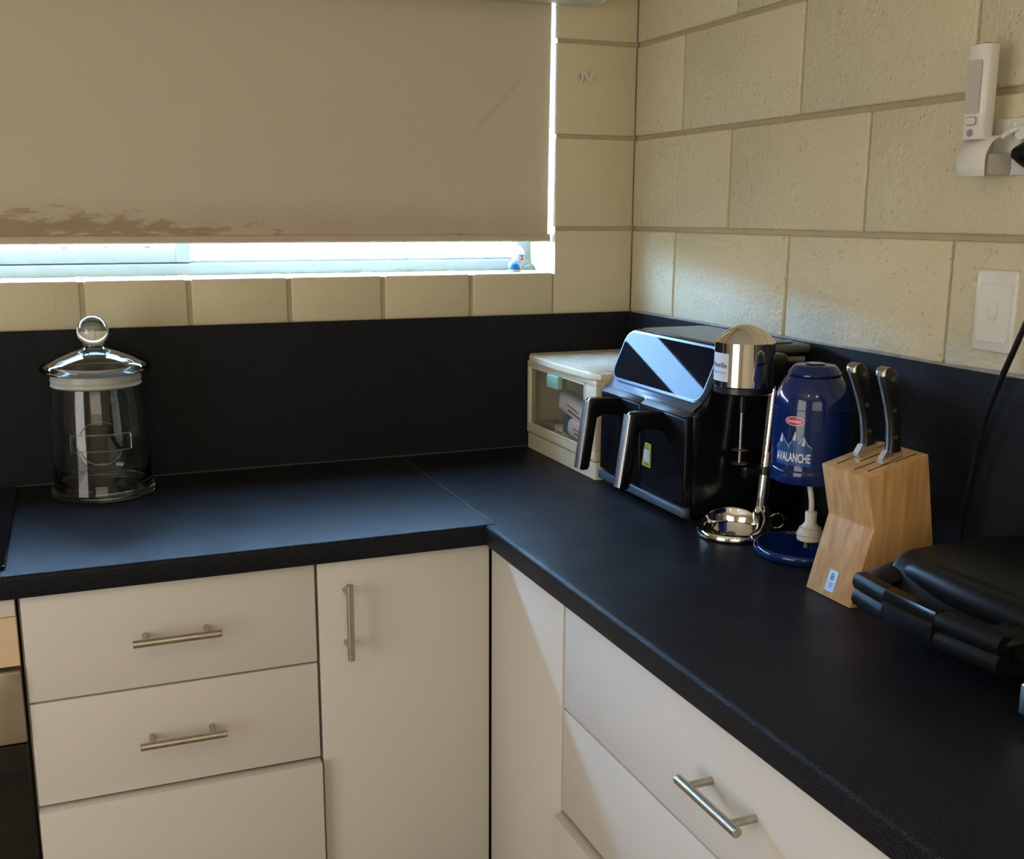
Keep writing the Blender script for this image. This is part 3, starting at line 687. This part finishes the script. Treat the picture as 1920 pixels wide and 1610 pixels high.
packet((-.234, -.255, .058), (.040, .13, .036), (.16, 0, .06), M_PACKET, 'white packet with a dark blue end lying at the right of the box window', True)
packet((-.236, -.165, .0445), (.034, .075, .030), (0, 0, -.05), M_PACKET, 'white packet at the bottom middle inside the drawer box')
packet((-.232, -.212, .0975), (.036, .135, .042), (.22, 0, .05), M_PACKET, 'white packet with red print on top of the pile in the drawer box')
packet((-.232, -.090, .0445), (.035, .05, .026), (0, 0, .2), M_SENSOR, 'small grey pouch at the left inside the drawer box')
packet((-.14, -.175, .0445), (.04, .16, .07), (0, 0, 0), M_PACKET, 'tall white packet at the rear inside the drawer box', True)

# ================================================================== AIR FRYER
t = thing('air_fryer', 'black double-basket air fryer with a slanted glossy display', 'air fryer', (-.15, -.54, 0))
A0, A1 = -.704, -.378
b = nb()
prof = [(-.030, .010), (-.252, .010), (-.254, .186), (-.2535, .192), (-.2440, .199), (-.2360, .2055), (-.2330, .211), (-.2035, .296), (-.199, .3015), (-.193, .304), (-.030, .304), (-.022, .298), (-.022, .018)]
prism(b, prof, 'y', A0, A1, .010, 3, only=lambda c, d: abs(c.y-A0) < 1e-4 or abs(c.y-A1) < 1e-4)
obj('body', b, M_BLACKGLOSS, t, 40)
b = nb(); prism(b, [(-.2580, .1935), (-.2535, .1935), (-.2420, .2015), (-.2345, .2078), (-.2315, .2125), (-.2345, .2145), (-.2385, .2080), (-.2470, .2010)], 'y', A0+.006, A1-.006, .0008, 1); obj('control_ledge', b, M_BEZEL, t, 60)
# display plate
U = Vector((0, -1, 0)); V = Vector((.0350, 0, .085)).normalized(); O = Vector((-.2200, (A0+A1)/2, .2545))
NN = U.cross(V)
b = nb(); plate(b, rrect(.330, .1020, .026, 8), O-NN*.004, U, V, .0095); bz = obj('display_bezel', b, M_BEZEL, t, 40)
bm_ = nb(); bm_.from_mesh(bz.data); es = [e for e in bm_.edges if all(((v.co+Vector(ORG[bz.name])-Vector((0, 0, H))-O).dot(NN)) > .005 for v in e.verts)]
bmesh.ops.bevel(bm_, geom=es, offset=.002, segments=2, affect='EDGES'); bm_.to_mesh(bz.data); bm_.free()
for p_ in bz.data.polygons: p_.use_smooth = True
bz.data.set_sharp_from_angle(angle=.6)
b = nb(); plate(b, rrect(.320, .0925, .022, 8), O+NN*.0053, U, V, .0006); obj('display_glass', b, M_DISPLAY, bz, 20)
# top plate
b = nb(); prism(b, rrect(.150, .300, .02, 5, -.115, (A0+A1)/2), 'z', .3035, .3065, .001, 1); obj('top_plate', b, M_GREYTOP, t, 40)
# rear overhang of the body seen to the right of the mixer
b = nb(); bx(b, (-.10, A0-.004, .288), (-.0225, A0+.02, .3025), .006, 3); obj('rear_lip', b, M_GREYTOP, t)
mid = (A0+A1)/2
for i, (ya, yb) in enumerate(((mid+.001, A1-.003), (A0+.003, mid-.001))):
    b = nb(); bx(b, (-.266, ya, .030), (-.2525, yb, .186), .006, 3, only=lambda c, d: c.x < -.26)
    d = obj('basket', b, M_BASKET, t, 50)
    b = nb(); prism(b, [(-.268, .186), (-.2525, .1865), (-.2475, .196), (-.256, .1955)], 'y', ya+.001, yb-.001, .001, 1); obj('top_trim', b, M_TRIM, d, 50)
    yc = (ya+yb)/2+.006
    b = nb()   # handle: leaning grip held by one arm at the top
    arm = [(-.264, .150), (-.264, .183), (-.300, .186), (-.326, .186), (-.3335, .176), (-.350, .060), (-.350, .054), (-.344, .050), (-.333, .050), (-.329, .056), (-.315, .148), (-.300, .156)]
    prism(b, arm, 'y', yc-.0125, yc+.0125, .004, 2, only=lambda c, d: abs(d.y) < .5)
    h = obj('handle', b, M_BLACKGLOSS, d, 50)
    b = nb()
    O2 = Vector((-.3418, yc, .1195)); V2 = Vector((.0165, 0, .120)).normalized(); U2 = Vector((0, -1, 0))
    N2 = U2.cross(V2); rows = []
    for s in [i_/8 for i_ in range(9)]:
        u_ = (s-.5)*.0225; rows.append([O2+U2*u_+V2*(v_)+N2*(-.003+.0075*math.cos((s-.5)*2.5)) for v_ in (-.066, -.063, .0, .061, .064)])
    loft(b, rows, cap=False, closed=False); bmesh.ops.solidify(b, geom=b.faces[:], thickness=.0008)
    obj('silver_strip', b, M_SILVER, h, 60)
    if i == 1:
        ys = -.570
        b = nb(); plate(b, [(-.0165, -.022), (.0155, -.022), (.0155, .022), (-.0060, .022)], (-.2662, ys, .096), U, (0, 0, 1), .0005); sk = obj('sticker', b, M_YEL, d, 0, label='yellow sticker with a pale square')
        b = nb(); plate(b, rrect(.0200, .0225, .001, 2, .0005, -.002), (-.2667, ys, .096), U, (0, 0, 1), .0003); obj('pale_square', b, M_LABEL, sk, 0)
        b = nb()
        for zz, w_ in ((.0185, .010), (.0150, .013), (.0120, .014), (-.0165, .018), (-.0190, .019)): plate(b, rrect(w_, .0011, .0004, 1, .002, zz), (-.2667, ys, .096), U, (0, 0, 1), .0003)
        obj('print_line', b, M_PRINTDK, sk, 0, kind='stuff')
b = nb(); prism(b, [(-.262, .0105), (-.268, .0115), (-.267, .0265), (-.2525, .0265), (-.2525, .0105)], 'y', A0+.002, A1-.002, .001, 1); obj('base_strip', b, M_BEZEL, t, 50)
for fx_, fy_ in ((-.235, A0+.03), (-.235, A1-.03), (-.05, A0+.03), (-.05, A1-.03)):
    b = nb(); cyl(b, (fx_, fy_, .0003), (fx_, fy_, .0105), .011); obj('foot', b, M_BLACKMATT, t)

# ================================================================== DRINK MIXER
HX, HY = -.213, -.785
t = thing('drink_mixer', 'chrome milkshake mixer with domed motor head between air fryer and blue ice crusher', 'mixer', (HX, HY, 0))
HC = (HX, HY, 0)
hd = obj('motor_head', lathe(nb(), [(0, .252), (.0475, .252), (.0485, .254), (.0480, .3230), (.0440, .3280), (.037, .3355), (.029, .3415), (.020, .3465), (.010, .3500), (0, .351)], HC, 72), M_CHROME, t, 24)
obj('base_ring', lathe(nb(), [(0, .240), (.044, .240), (.0475, .2425), (.0475, .2518), (0, .2518)], HC, 64), M_BLACK, hd, 40)
def cam_frame(C):
    c = Vector((-1.226, -2.265, 0))-Vector((C[0], C[1], 0)); c.normalize(); return c, Vector((-c.y, c.x, 0))
def wrap(C, R, phi0):
    c, r = cam_frame(C)
    def f(x, z):
        a = phi0+x/R; return Vector((C[0], C[1], 0))+(c*math.cos(a)+r*math.sin(a))*R+Vector((0, 0, z))
    return f
def wrap_patch(bm, C, R, phi0, outline, thick=.0004, rows=None):
    """closed 2-D convex-ish patch given as (x, zlow, zhigh) columns wrapped on a cylinder"""
    f = wrap(C, R, phi0); f2 = wrap(C, R+thick, phi0*1.0)
    lo, hi = [], []
    for (x, z0, z1) in outline: lo.append((x, z0)); hi.append((x, z1))
    k = (R+thick)/R
    A = [bm.verts.new(f2(x*k, z)) for x, z in lo]; B_ = [bm.verts.new(f2(x*k, z)) for x, z in hi]
    for i in range(len(A)-1): bm.faces.new((A[i], A[i+1], B_[i+1], B_[i]))
    return bm
b = nb(); wrap_patch(b, HC, .0480, -.94, [(-.020+.040*i/10, .262, .307) for i in range(11)], .0006); bd = obj('badge', b, M_LABEL, hd, 60, label='pale rectangular badge')
f = wrap(HC, .0489, -.94)
b = text_bm('Breville', .0115, lambda x, y: f(x, .2875+y), bold=.0002); b = text_bm('Milkshake Creation', .0040, lambda x, y: f(x, .2760+y), b); obj('lettering', b, M_PRINTDK, bd, 0)
b = nb(); cyl(b, (HX, HY, .240), (HX, HY, .207), .0048, .0040); obj('spindle_sleeve', b, M_BLACK, t)
b = nb(); cyl(b, (HX, HY, .207), (HX, HY, .121), .0024); sp = obj('spindle', b, M_STEEL, t)
for zz in (.143, .1205):
    b = nb(); lathe(b, [(0, zz), (.0125, zz+.0008), (.0135, zz+.002), (.0125, zz+.0026), (0, zz+.0035)], HC, 28); obj('agitator_disc', b, M_STEEL, sp)
PB, PT = Vector((-.156, -.772, .034)), Vector((-.1395, -.772, .262))
b = nb(); cyl(b, PB, PT, .0105); obj('post', b, M_CHROME, t)
b = nb(); bx(b, (HX+.025, -.789, .246), (-.128, -.757, .300), .008, 3); obj('head_bracket', b, M_BLACK, t)
b = nb(); cyl(b, (-.135, -.775, .288), (-.100, -.792, .290), .0055, .0048, 16, .001); obj('tilt_lever', b, M_GREYTOP, t)
b = nb(); cc = PB.lerp(PT, .30); cyl(b, cc-Vector((.0, 0, .007)), cc+Vector((.0005, 0, .007)), .0135); bx(b, cc+Vector((-.040, -.006, -.006)), cc+Vector((-.010, .006, .004)), .003); bx(b, cc+Vector((-.044, -.008, -.010)), cc+Vector((-.036, .008, .008)), .002); obj('cup_clip', b, M_BLACK, t)
# base: plate, sloping cup ring and swept foot of the post
BC = Vector((-.219, -.783, 0))
b = nb(); lathe(b, [(0, .0004), (.056, .0004), (.0600, .003), (.0600, .009), (.0575, .0120), (.0535, .0125), (.0520, .0085), (0, .0075)], BC, 64); obj('base_plate', b, M_CHROME, t, 40)
b = nb(); n = 56; rings = []
for i in range(n+1):
    a = math.radians(-42+264*i/n)            # the ring is open towards the camera side
    hgt = .011+.021*max(0, math.cos(a-math.radians(60)))**1.2
    d_ = Vector((math.cos(a), math.sin(a), 0))
    rings.append([BC+d_*.0560+Vector((0, 0, .009)), BC+d_*.0545+Vector((0, 0, hgt)), BC+d_*.0528+Vector((0, 0, hgt+.001)), BC+d_*.0512+Vector((0, 0, hgt-.001)), BC+d_*.0470+Vector((0, 0, .009))])
loft(b, rings); obj('cup_ring', b, M_CHROME, t, 50)
b = nb()
tube(b, [(-.222, -.838, .008), (-.194, -.828, .010), (-.170, -.805, .014), (-.160, -.782, .022), (-.1565, -.772, .036)], .012, 20, 8, rad=lambda s: .006+.012*math.sin(PI*min(1, s*1.02)*.62)-.004*s)
obj('swept_foot', b, M_CHROME, t, 60)
b = nb(); cyl(b, PB-Vector((0, 0, .004)), PB+Vector((0, 0, .003)), .0138, n=28, bev=.001); obj('post_collar', b, M_CHROME, t)
b = nb()
rc = Vector((-.135, -.789, .016)); rd = Vector((.93, -.37, 0)); n = 28
rings = [ring_pts(rc+(rd*math.cos(2*PI*i/n)+Vector((0, 0, 1))*math.sin(2*PI*i/n))*.0125, (rd*math.cos(2*PI*i/n)+Vector((0, 0, 1))*math.sin(2*PI*i/n)), Vector((.37, .93, 0)), .0018, 8) for i in range(n+1)]
loft(b, rings, cap=False); obj('cord_ring', b, M_CHROME, t)

# ================================================================== ICE CRUSHER
CX, CY = -.173, -.914
CC = (CX, CY, 0)
t = thing('ice_crusher', 'glossy dark blue electric ice crusher beside the knife block', 'ice crusher', CC)
obj('base', lathe(nb(), [(0, .0004), (.0735, .0004), (.0775, .003), (.0785, .009), (.0778, .014), (.0745, .0165), (.069, .0155), (.066, .0125), (.061, .0115), (0, .0115)], CC, 64), M_BLUE, t, 50)
bd = obj('body', lathe(nb(), [(0, .1215), (.050, .1215), (.0575, .1225), (.0585, .125), (.0590, .1400), (.0585, .1430), (.0572, .1442), (.0570, .150), (.0585, .200), (.0585, .236), (.0575, .250), (.054, .262), (.048, .274), (.0415, .2820), (.0400, .2835), (0, .2835)], CC, 72), M_BLUE, t, 40)
obj('seam_line', lathe(nb(), [(.0586, .2365), (.0589, .2368), (.0589, .2374), (.0586, .2377)], CC, 64), M_BLUEDK, bd)
cp = obj('cap', lathe(nb(), [(0, .2840), (.0385, .2840), (.0405, .2860), (.0405, .2880), (.0385, .2905), (.032, .2985), (.0295, .3002), (0, .3005)], CC, 64), M_BLUE, t, 35)
obj('top_button', lathe(nb(), [(0, .3008), (.0145, .3008), (.0150, .3015), (.0135, .3028), (0, .3030)], CC, 40), M_BLUE, cp)
b = nb(); prism(b, rrect(.030, .050, .010, 5, -.103, -.925), 'z', .0125, .150, .002, 1); obj('column', b, M_BLUE, t, 50)
# print on the body: mountains, lettering, red oval
def Rb(z): return .0585 if z > .2 else .0570+(.0015)*(z-.150)/.05
PH = -.42
def fB(x, z, e=.0004):
    R = Rb(z)+e; a = PH+x/.058; c, r = cam_frame(CC); return Vector(CC)+(c*math.cos(a)+r*math.sin(a))*R+Vector((0, 0, z))
def cols(pts, base, e=.0004, n=24, bm=None):
    """surface between base line and the polyline pts (x,z)"""
    bm = bm or nb(); x0, x1 = pts[0][0], pts[-1][0]; A = []; B_ = []
    xs = sorted({x0+(x1-x0)*i/n for i in range(n+1)} | {p[0] for p in pts})
    for x in xs:
        for (a, za), (c, zc_) in zip(pts, pts[1:]):
            if a <= x <= c: z = za+(zc_-za)*(x-a)/(c-a) if c > a else za; break
        zb = base(x) if callable(base) else base
        A.append(bm.verts.new(fB(x, zb, e))); B_.append(bm.verts.new(fB(x, max(z, zb+.0001), e)))
    for i in range(len(A)-1): bm.faces.new((A[i], A[i+1], B_[i+1], B_[i]))
    return bm
# skyline (x to the right, z up)
sky = [(-.0330, .176), (-.0265, .185), (-.0215, .200), (-.0180, .193), (-.0090, .182), (-.0030, .190), (.0015, .2045), (.0060, .193), (.0085, .188), (.0150, .1975), (.0200, .187), (.0270, .181)]
b = cols(sky, .152); obj('mountain_print', b, M_MOUNT, bd, 0)
def polyline(pts, w=.0006, e=.0007):
    b = nb()
    for (x0_, z0_), (x1_, z1_) in zip(pts, pts[1:]):
        L2 = math.hypot(x1_-x0_, z1_-z0_); nx_, nz_ = -(z1_-z0_)/L2*w/2, (x1_-x0_)/L2*w/2
        q = [b.verts.new(fB(x, z, e)) for x, z in ((x0_-nx_, z0_-nz_), (x1_-nx_, z1_-nz_), (x1_+nx_, z1_+nz_), (x0_+nx_, z0_+nz_))]; b.faces.new(q)
    return b
for seg_ in (sky[:5], sky[4:9], [(-.0090, .1795)]+sky[8:]): obj('ridge_line', polyline(seg_), M_PRINT, bd, 0)
b = nb()
for (px_, pz_, s_) in ((-.0215, .1985, 1), (.0015, .203, .9), (.0150, .196, 1)):
    cols([(px_-.0040*s_, pz_-.0125), (px_-.0012, pz_-.004), (px_, pz_), (px_+.0012*s_, pz_-.004), (px_+.0016*s_, pz_-.0125)], lambda x, p=px_, q=pz_: q-.0125+.5*abs(x-p), .0008, 8, b)
obj('snow_print', b, M_SNOW, bd, 0)
b = text_bm('AVALANCHE', .0150, lambda x, y: fB(x*.66-.003, .164+y*1.28, .0009), bold=.0003); obj('lettering', b, M_PRINT, bd, 0)
def oval(ax, az, e):
    b = nb(); P = [(-ax*math.cos(PI*i/24), az*math.sin(PI*i/24)) for i in range(25)]
    lo = [b.verts.new(fB(-.001+x, .2205-z, e)) for x, z in P]; hi = [b.verts.new(fB(-.001+x, .2205+z+.00001, e)) for x, z in P]
    for i in range(24): b.faces.new((lo[i], lo[i+1], hi[i+1], hi[i]))
    return b
ov = obj('oval_border', oval(.0155, .0072, .0004), M_PRINT, bd, 0)
obj('oval_badge', oval(.0145, .0063, .0008), M_RED, bd, 0, label='red oval badge with pale border')
b = text_bm('Sunbeam', .0068, lambda x, y: fB(x*.92-.001, .2205+y, .0013), bold=.0001); obj('lettering', b, M_PRINT, bd, 0)
# its plug hanging under the body
PX, PY = -.203, -.965
b = nb(); tube(b, [(PX+.003, PY+.012, .124), (PX+.001, PY+.004, .108), (PX, PY, .096), (PX, PY, .082)], .0042, 12); obj('cord', b, M_PLUG, t)
pl = obj('plug', lathe(nb(), [(0, .0850), (.0080, .0850), (.0090, .0835), (.0085, .0680), (.0125, .0625), (.0165, .0570), (.0185, .0510), (.0195, .0450), (.0190, .0410), (0, .0405)], (PX, PY, 0), 36), M_PLUG, t, 40)
for dz in (.060, .0565, .053, .0495): obj('grip_ridge', lathe(nb(), [(.013+(.0625-dz)*.5, dz-.0008), (.0153+(.0625-dz)*.42, dz), (.013+(.0625-dz)*.5, dz+.0008)], (PX, PY, 0), 32), M_PLUG, pl)
c_, r_ = cam_frame((PX, PY))
for s_, tilt in ((-.006, -.3), (.005, .3)):
    p_ = Vector((PX, PY, .0410))+r_*s_; b = nb(); bx(b, (-.0028, -.0008, -.016), (.0028, .0008, .001)); 
    for v in b.verts: v.co = Matrix.Rotation(tilt, 3, 'Z') @ v.co; v.co += p_
    obj('pin', b, M_CHROME, pl, 0)

# ================================================================== KNIFE BLOCK
KY0, KY1 = -1.144, -1.048
t = thing('knife_block', 'pale wooden knife block holding two black-handled knives', 'knife block', (-.19, -1.096, 0))
b = nb(); prism(b, [(-.2695, .0006), (-.2385, .108), (-.2560, .1815), (-.1560, .2065), (-.1210, .0006)], 'y', KY0, KY1, .0012, 2); kb = obj('block', b, M_WOOD, t, 30)
b = nb(); cyl(b, (-.2, KY0+.0005, .05), (-.2, KY0-.0002, .05), .001); b.free()
T0, T1 = Vector((-.2560, 0, .1815)), Vector((-.1560, 0, .2065)); TU = (T1-T0).normalized(); TN = Vector((-TU.z, 0, TU.x))
for (yy, s0, s1) in ((-1.066, .012, .042), (-1.066, .050, .096), (-1.086, .035, .090), (-1.104, .010, .045), (-1.124, .016, .060), (-1.128, .060, .096)):
    b = nb(); A = T0+TU*s0; B2 = T0+TU*s1
    q = [A+Vector((0, yy, 0)), B2+Vector((0, yy, 0)), B2+Vector((0, yy-.0026, 0)), A+Vector((0, yy-.0026, 0))]
    lo = [b.verts.new(p-TN*.004) for p in q]; hi = [b.verts.new(p+TN*.0004) for p in q]
    b.faces.new(hi); b.faces.new(lo[::-1])
    for i in range(4): b.faces.new((lo[i], lo[(i+1) % 4], hi[(i+1) % 4], hi[i]))
    obj('slot', b, M_DARKWOOD, kb, 0)
# metal plate with letter on the lower face
LU = Vector((0, -1, 0)); LV = Vector((.0310, 0, .1074)).normalized(); LO = Vector((-.2695, -1.0955, .0006))+LV*.0240
b = nb(); plate(b, rrect(.0180, .0300, .001, 2), LO, LU, LV, .0009); pt_ = obj('name_plate', b, M_PALEPLATE, t, 0, label='small silver plate with a letter B')
LN = LU.cross(LV)
b = text_bm('B', .0135, lambda x, y: LO+LU*x+LV*(y+.0055)+LN*.0012)
for zz, w_ in ((-.0035, .010), (-.0065, .008), (-.0090, .004)): plate(b, rrect(w_, .0008, .0002, 1, 0, zz), LO+LN*.0010, LU, LV, .0002)
obj('lettering', b, M_PRINTDK, pt_, 0)
def knife(yc, base_s, top, label):
    base = T0+TU*base_s; base = Vector((base.x, yc, base.z)); top = Vector(top)
    th = thing('knife', label, 'knife', base)
    ax = (top-base).normalized(); sd = Vector((-ax.z, 0, ax.x))*1.0      # towards -x side
    if sd.x > 0: sd = -sd
    L_ = (top-base).length
    # handle outline along its length: (s, offset to spine, offset to belly)
    secs = [(.10, .0100, .0105), (.20, .0070, .0105), (.40, .0055, .0115), (.60, .0080, .0120), (.80, .0130, .0110), (.92, .0165, .0095), (.975, .0160, .0060), (1.0, .0120, .0010)]
    rings = []
    for s, a, c in secs:
        o_ = base+ax*(L_*s); w = .0085 if s < .97 else .0065; m_ = o_+sd*((a-c)/2); hw = (a+c)/2
        rings.append([m_+sd*(hw*math.copysign(abs(math.cos(q))**.55, math.cos(q)))+Vector((0, w*math.copysign(abs(math.sin(q))**.6, math.sin(q)), 0)) for q in [2*PI*i/20 for i in range(20)]])
    b = nb(); loft(b, rings); hn = obj('handle', b, M_BLACK, th, 45)
    b = nb(); rg = []
    for s, a, c in secs:
        o_ = base+ax*(L_*s)+sd*(a+.0006); rg.append([o_+Vector((0, .0018, 0))+sd*.0004, o_+Vector((0, -.0022, 0))+sd*.0004, o_+Vector((0, -.0022, 0))-sd*.004, o_+Vector((0, .0018, 0))-sd*.004])
    loft(b, rg); obj('tang', b, M_SILVER, hn)
    b = nb(); rg = []
    for s, a, c in ((.93, .0172, -.0100), (.978, .0168, -.0090), (1.003, .0135, -.0075), (1.012, .008, -.004)):
        o_ = base+ax*(L_*s); m_ = o_+sd*((a-c)/2); hw = (a+c)/2; w = .0090
        rg.append([m_+sd*(hw*math.cos(q))+Vector((0, w*math.sin(q), 0)) for q in [2*PI*i/16 for i in range(16)]])
    loft(b, rg); obj('end_cap', b, M_STEEL, hn, 45)
    for s in (.26, .55, .88):
        o_ = base+ax*(L_*s); b = nb(); cyl(b, o_+Vector((0, -.0091, 0)), o_+Vector((0, .0091, 0)), .0032, n=16); obj('rivet', b, M_STEEL, hn)
    b = nb(); o_ = base+TN*.0002
    pr_ = [o_-sd*.013+ax*.0, o_+sd*.021+ax*.0, o_+sd*.021+ax*.0065, o_+sd*.012+ax*.016, o_-sd*.011+ax*.016]
    loft(b, [[p+Vector((0, w, 0)) for p in pr_] for w in (-.0050, .0050)]); obj('bolster', b, M_SILVER, th, 30)
    b = nb(); loft(b, [[base+sd*.015+Vector((0, w, 0))-ax*.0, base-sd*.009+Vector((0, w, 0)), base-sd*.009-ax*.06+Vector((0, w, 0)), base+sd*.010-ax*.06+Vector((0, w, 0))] for w in (-.0009, .0009)]); obj('blade', b, M_SILVER, th, 0)
knife(-1.0715, .062, (-.2235, -1.0715, .325), 'rear left knife in the wooden block, black riveted handle')
knife(-1.1205, .062, (-.2150, -1.1205, .325), 'front right knife in the wooden block, black riveted handle')

# ================================================================== SANDWICH PRESS
t = thing('sandwich_press', 'low black sandwich press at the right edge, its front handle facing the worktop edge', 'sandwich press', (-.17, -1.40, 0))
Y0, Y1 = -1.545, -1.232
b = nb(); prism(b, [(-.060, .014), (-.268, .014), (-.292, .030), (-.300, .056), (-.060, .056)], 'y', Y0, Y1, .006, 3); obj('lower_body', b, M_BLACKMATT, t, 50)
b = nb(); prism(b, [(-.290, .0575), (-.312, .0600), (-.315, .0740), (-.300, .0790), (-.290, .0950), (-.278, .1075), (-.262, .1130), (-.150, .1165), (-.070, .110), (-.052, .096), (-.050, .0575)], 'y', Y0, Y1, .012, 4, only=lambda c, d: (abs(c.y-Y0) < 1e-4 or abs(c.y-Y1) < 1e-4) and c.z > .07)
lid = obj('lid', b, M_BLACKMATT, t, 60)
# raised ridge across the lid front
b = nb(); rg = []
for i in range(25):
    s = i/24; yy = -1.262-.222*s; e = math.sin(PI*s)**.35 if 0 < s < 1 else .03
    xc = -.293-.012*math.sin(PI*s)
    pts = [(xc+.004, .080), (xc+.001, .090), (xc+.003, .098+.006*e), (xc+.009, .1015+.0085*e), (xc+.020, .1040+.0085*e), (xc+.060, .1080), (xc+.050, .080)]
    rg.append([Vector((x, yy, z)) for x, z in pts])
loft(b, rg); obj('front_ridge', b, M_BLACKMATT, lid, 60)
# arm sweeping from lid corner to the handle, left and right
for ya, sg in ((-1.236, -1), (-1.452, 1)):
    b = nb(); rings = []
    for i in range(13):
        s = i/12; x = -.262-.074*s; z = .104-.024*(s**.7); w = .016+.010*math.sin(PI*s)
        yy = ya+sg*(.012)+ (0 if s < .0 else -sg*.006*math.sin(PI*s))
        rings.append([Vector((x, yy+w*math.cos(q)*.9, z-.006+.0085*math.sin(q))) for q in [2*PI*k_/16 for k_ in range(16)]])
    loft(b, rings); obj('handle_arm', b, M_BLACKMATT, lid, 60)
# trough floor
b = nb(); bx(b, (-.333, -1.458, .066), (-.296, -1.236, .074), .003); obj('handle_shelf', b, M_BLACKMATT, lid)
# handle: upper (lid) and lower (base) strips, gloss centre
def hx(y): s = (y+1.226)/(-1.459+1.226); return -.340-.010*math.sin(PI*min(1, max(0, s)))
def hstrip(ya, yb, za, zb, mt_, par, nm, out=.0, lb=None):
    b = nb(); rg = []
    for i in range(11):
        yy = ya+(yb-ya)*i/10; x = hx(yy)-out; h_ = zb-za
        pts = [(x+.018, za), (x+.003, za), (x, za+h_*.30), (x+.0008, za+h_*.72), (x+.005, zb), (x+.020, zb)]
        rg.append([Vector((p[0], yy, p[1])) for p in pts])
    loft(b, rg); kw = {'label': lb} if lb else {}
    return obj(nm, b, mt_, par, 40, **kw)
for za, zb, par, nm in ((.0675, .0865, lid, 'upper_handle'), (.0460, .0660, t, 'lower_handle')):
    hstrip(-1.228, -1.2905, za, zb, M_BLACKMATT, par, nm); hstrip(-1.3755, -1.4590, za, zb, M_BLACKMATT, par, nm)
hstrip(-1.2915, -1.3745, .0450, .0870, M_BLACKGLOSS, t, 'catch', .0012, 'glossy black centre catch')
for fx_, fy_ in ((-.272, -1.475), (-.25, -1.27), (-.09, -1.50), (-.09, -1.26)):
    b = nb(); bx(b, (fx_-.014, fy_-.014, .0004), (fx_+.014, fy_+.014, .0200), .004); obj('foot', b, M_BLACKMATT, t)
b = nb(); bx(b, (-.335, -1.512, .012), (-.322, -1.4860, .050), .005, 3); obj('latch', b, M_CHROME, t, label='chrome latch at the frame edge')
# outline triangle mark on the lid
b = nb()
TP = [Vector((-.243, -1.418, .1139)), Vector((-.228, -1.470, .1139)), Vector((-.262, -1.452, .1139)), Vector((-.243, -1.418, .1139)), Vector((-.244, -1.462, .1139))]
for a_, c_2 in zip(TP, TP[1:]): tube(b, [a_, c_2], .0005, 6)
obj('triangle_mark', b, M_PRINT, lid, 0)

# small things behind the knife block
b = nb(); bx(b, (-.085, -1.130, .0006), (-.045, -1.060, .022), .003); o = tag(obj('adaptor', b, M_WHITE), 'small white power adaptor lying behind the knife block', 'adaptor')
b = nb(); tube(b, [(-.060, -1.12, .028), (-.075, -1.15, .036), (-.055, -1.185, .030), (-.035, -1.15, .034), (-.045, -1.10, .030)], .0022, 8); tag(obj('cable', b, M_BLACK), 'thin black cable looped behind the knife block', 'cable')

# ================================================================== SILL ORNAMENTS
t = thing('ornament', 'blue glazed half-dome ornament at the right end of the window sill', 'ornament', (-.268, .055, SW))
lathe_b = nb(); OC = (-.270, .060, SW)
lathe(lathe_b, [(0, .0045), (.0148, .0045), (.0150, .0075), (.0140, .014), (.0105, .0200), (.0055, .0235), (0, .0245)], OC, 32); obj('dome', lathe_b, M_BLUEGLASS, t)
lathe_b = nb(); lathe(lathe_b, [(0, .0002), (.0150, .0002), (.0155, .0025), (.0150, .0044), (0, .0044)], OC, 32); obj('rim', lathe_b, M_SHELL, t)
t = thing('ornament', 'small white glazed ornament with a red bead behind the blue dome', 'ornament', (-.247, .088, SW))
b = nb(); lathe(b, [(0, .0002), (.008, .0002), (.009, .006), (.006, .014), (.0105, .021), (.0155, .032), (.0155, .042), (.011, .051), (.005, .056), (0, .057)], (-.247, .092, SW), 32); obj('body', b, M_SHELL, t)
b = nb(); lathe(b, [(0, -.0045), (.0035, -.003), (.0042, .001), (.0028, .004), (0, .005)], (-.2435, .0775, SW+.0285), 20); obj('bead', b, M_BEAD, t, label='red bead')
b = nb(); bx(b, (-.2500, .0762, SW+.0335), (-.2370, .0790, SW+.0362), .0012); obj('dark_band', b, M_BLACK, t)
t = thing('sea_shell', 'pale open shell lying at the right corner of the sill', 'shell', (-.232, .05, SW))
b = nb(); rg = []
for i in range(13):
    a = PI*i/12; r0 = .0145
    rg.append([Vector((-.2335+r0*math.cos(a)*(1-.5*k_/5)-.0, .052+.020*k_/5, SW+.0008+.0155*math.sin(a)*(1-.55*k_/5)+.0015)) for k_ in range(6)])
loft(b, rg, cap=False, closed=False); bmesh.ops.solidify(b, geom=b.faces[:], thickness=.0012); obj('shell', b, M_SHELL, t, 70)
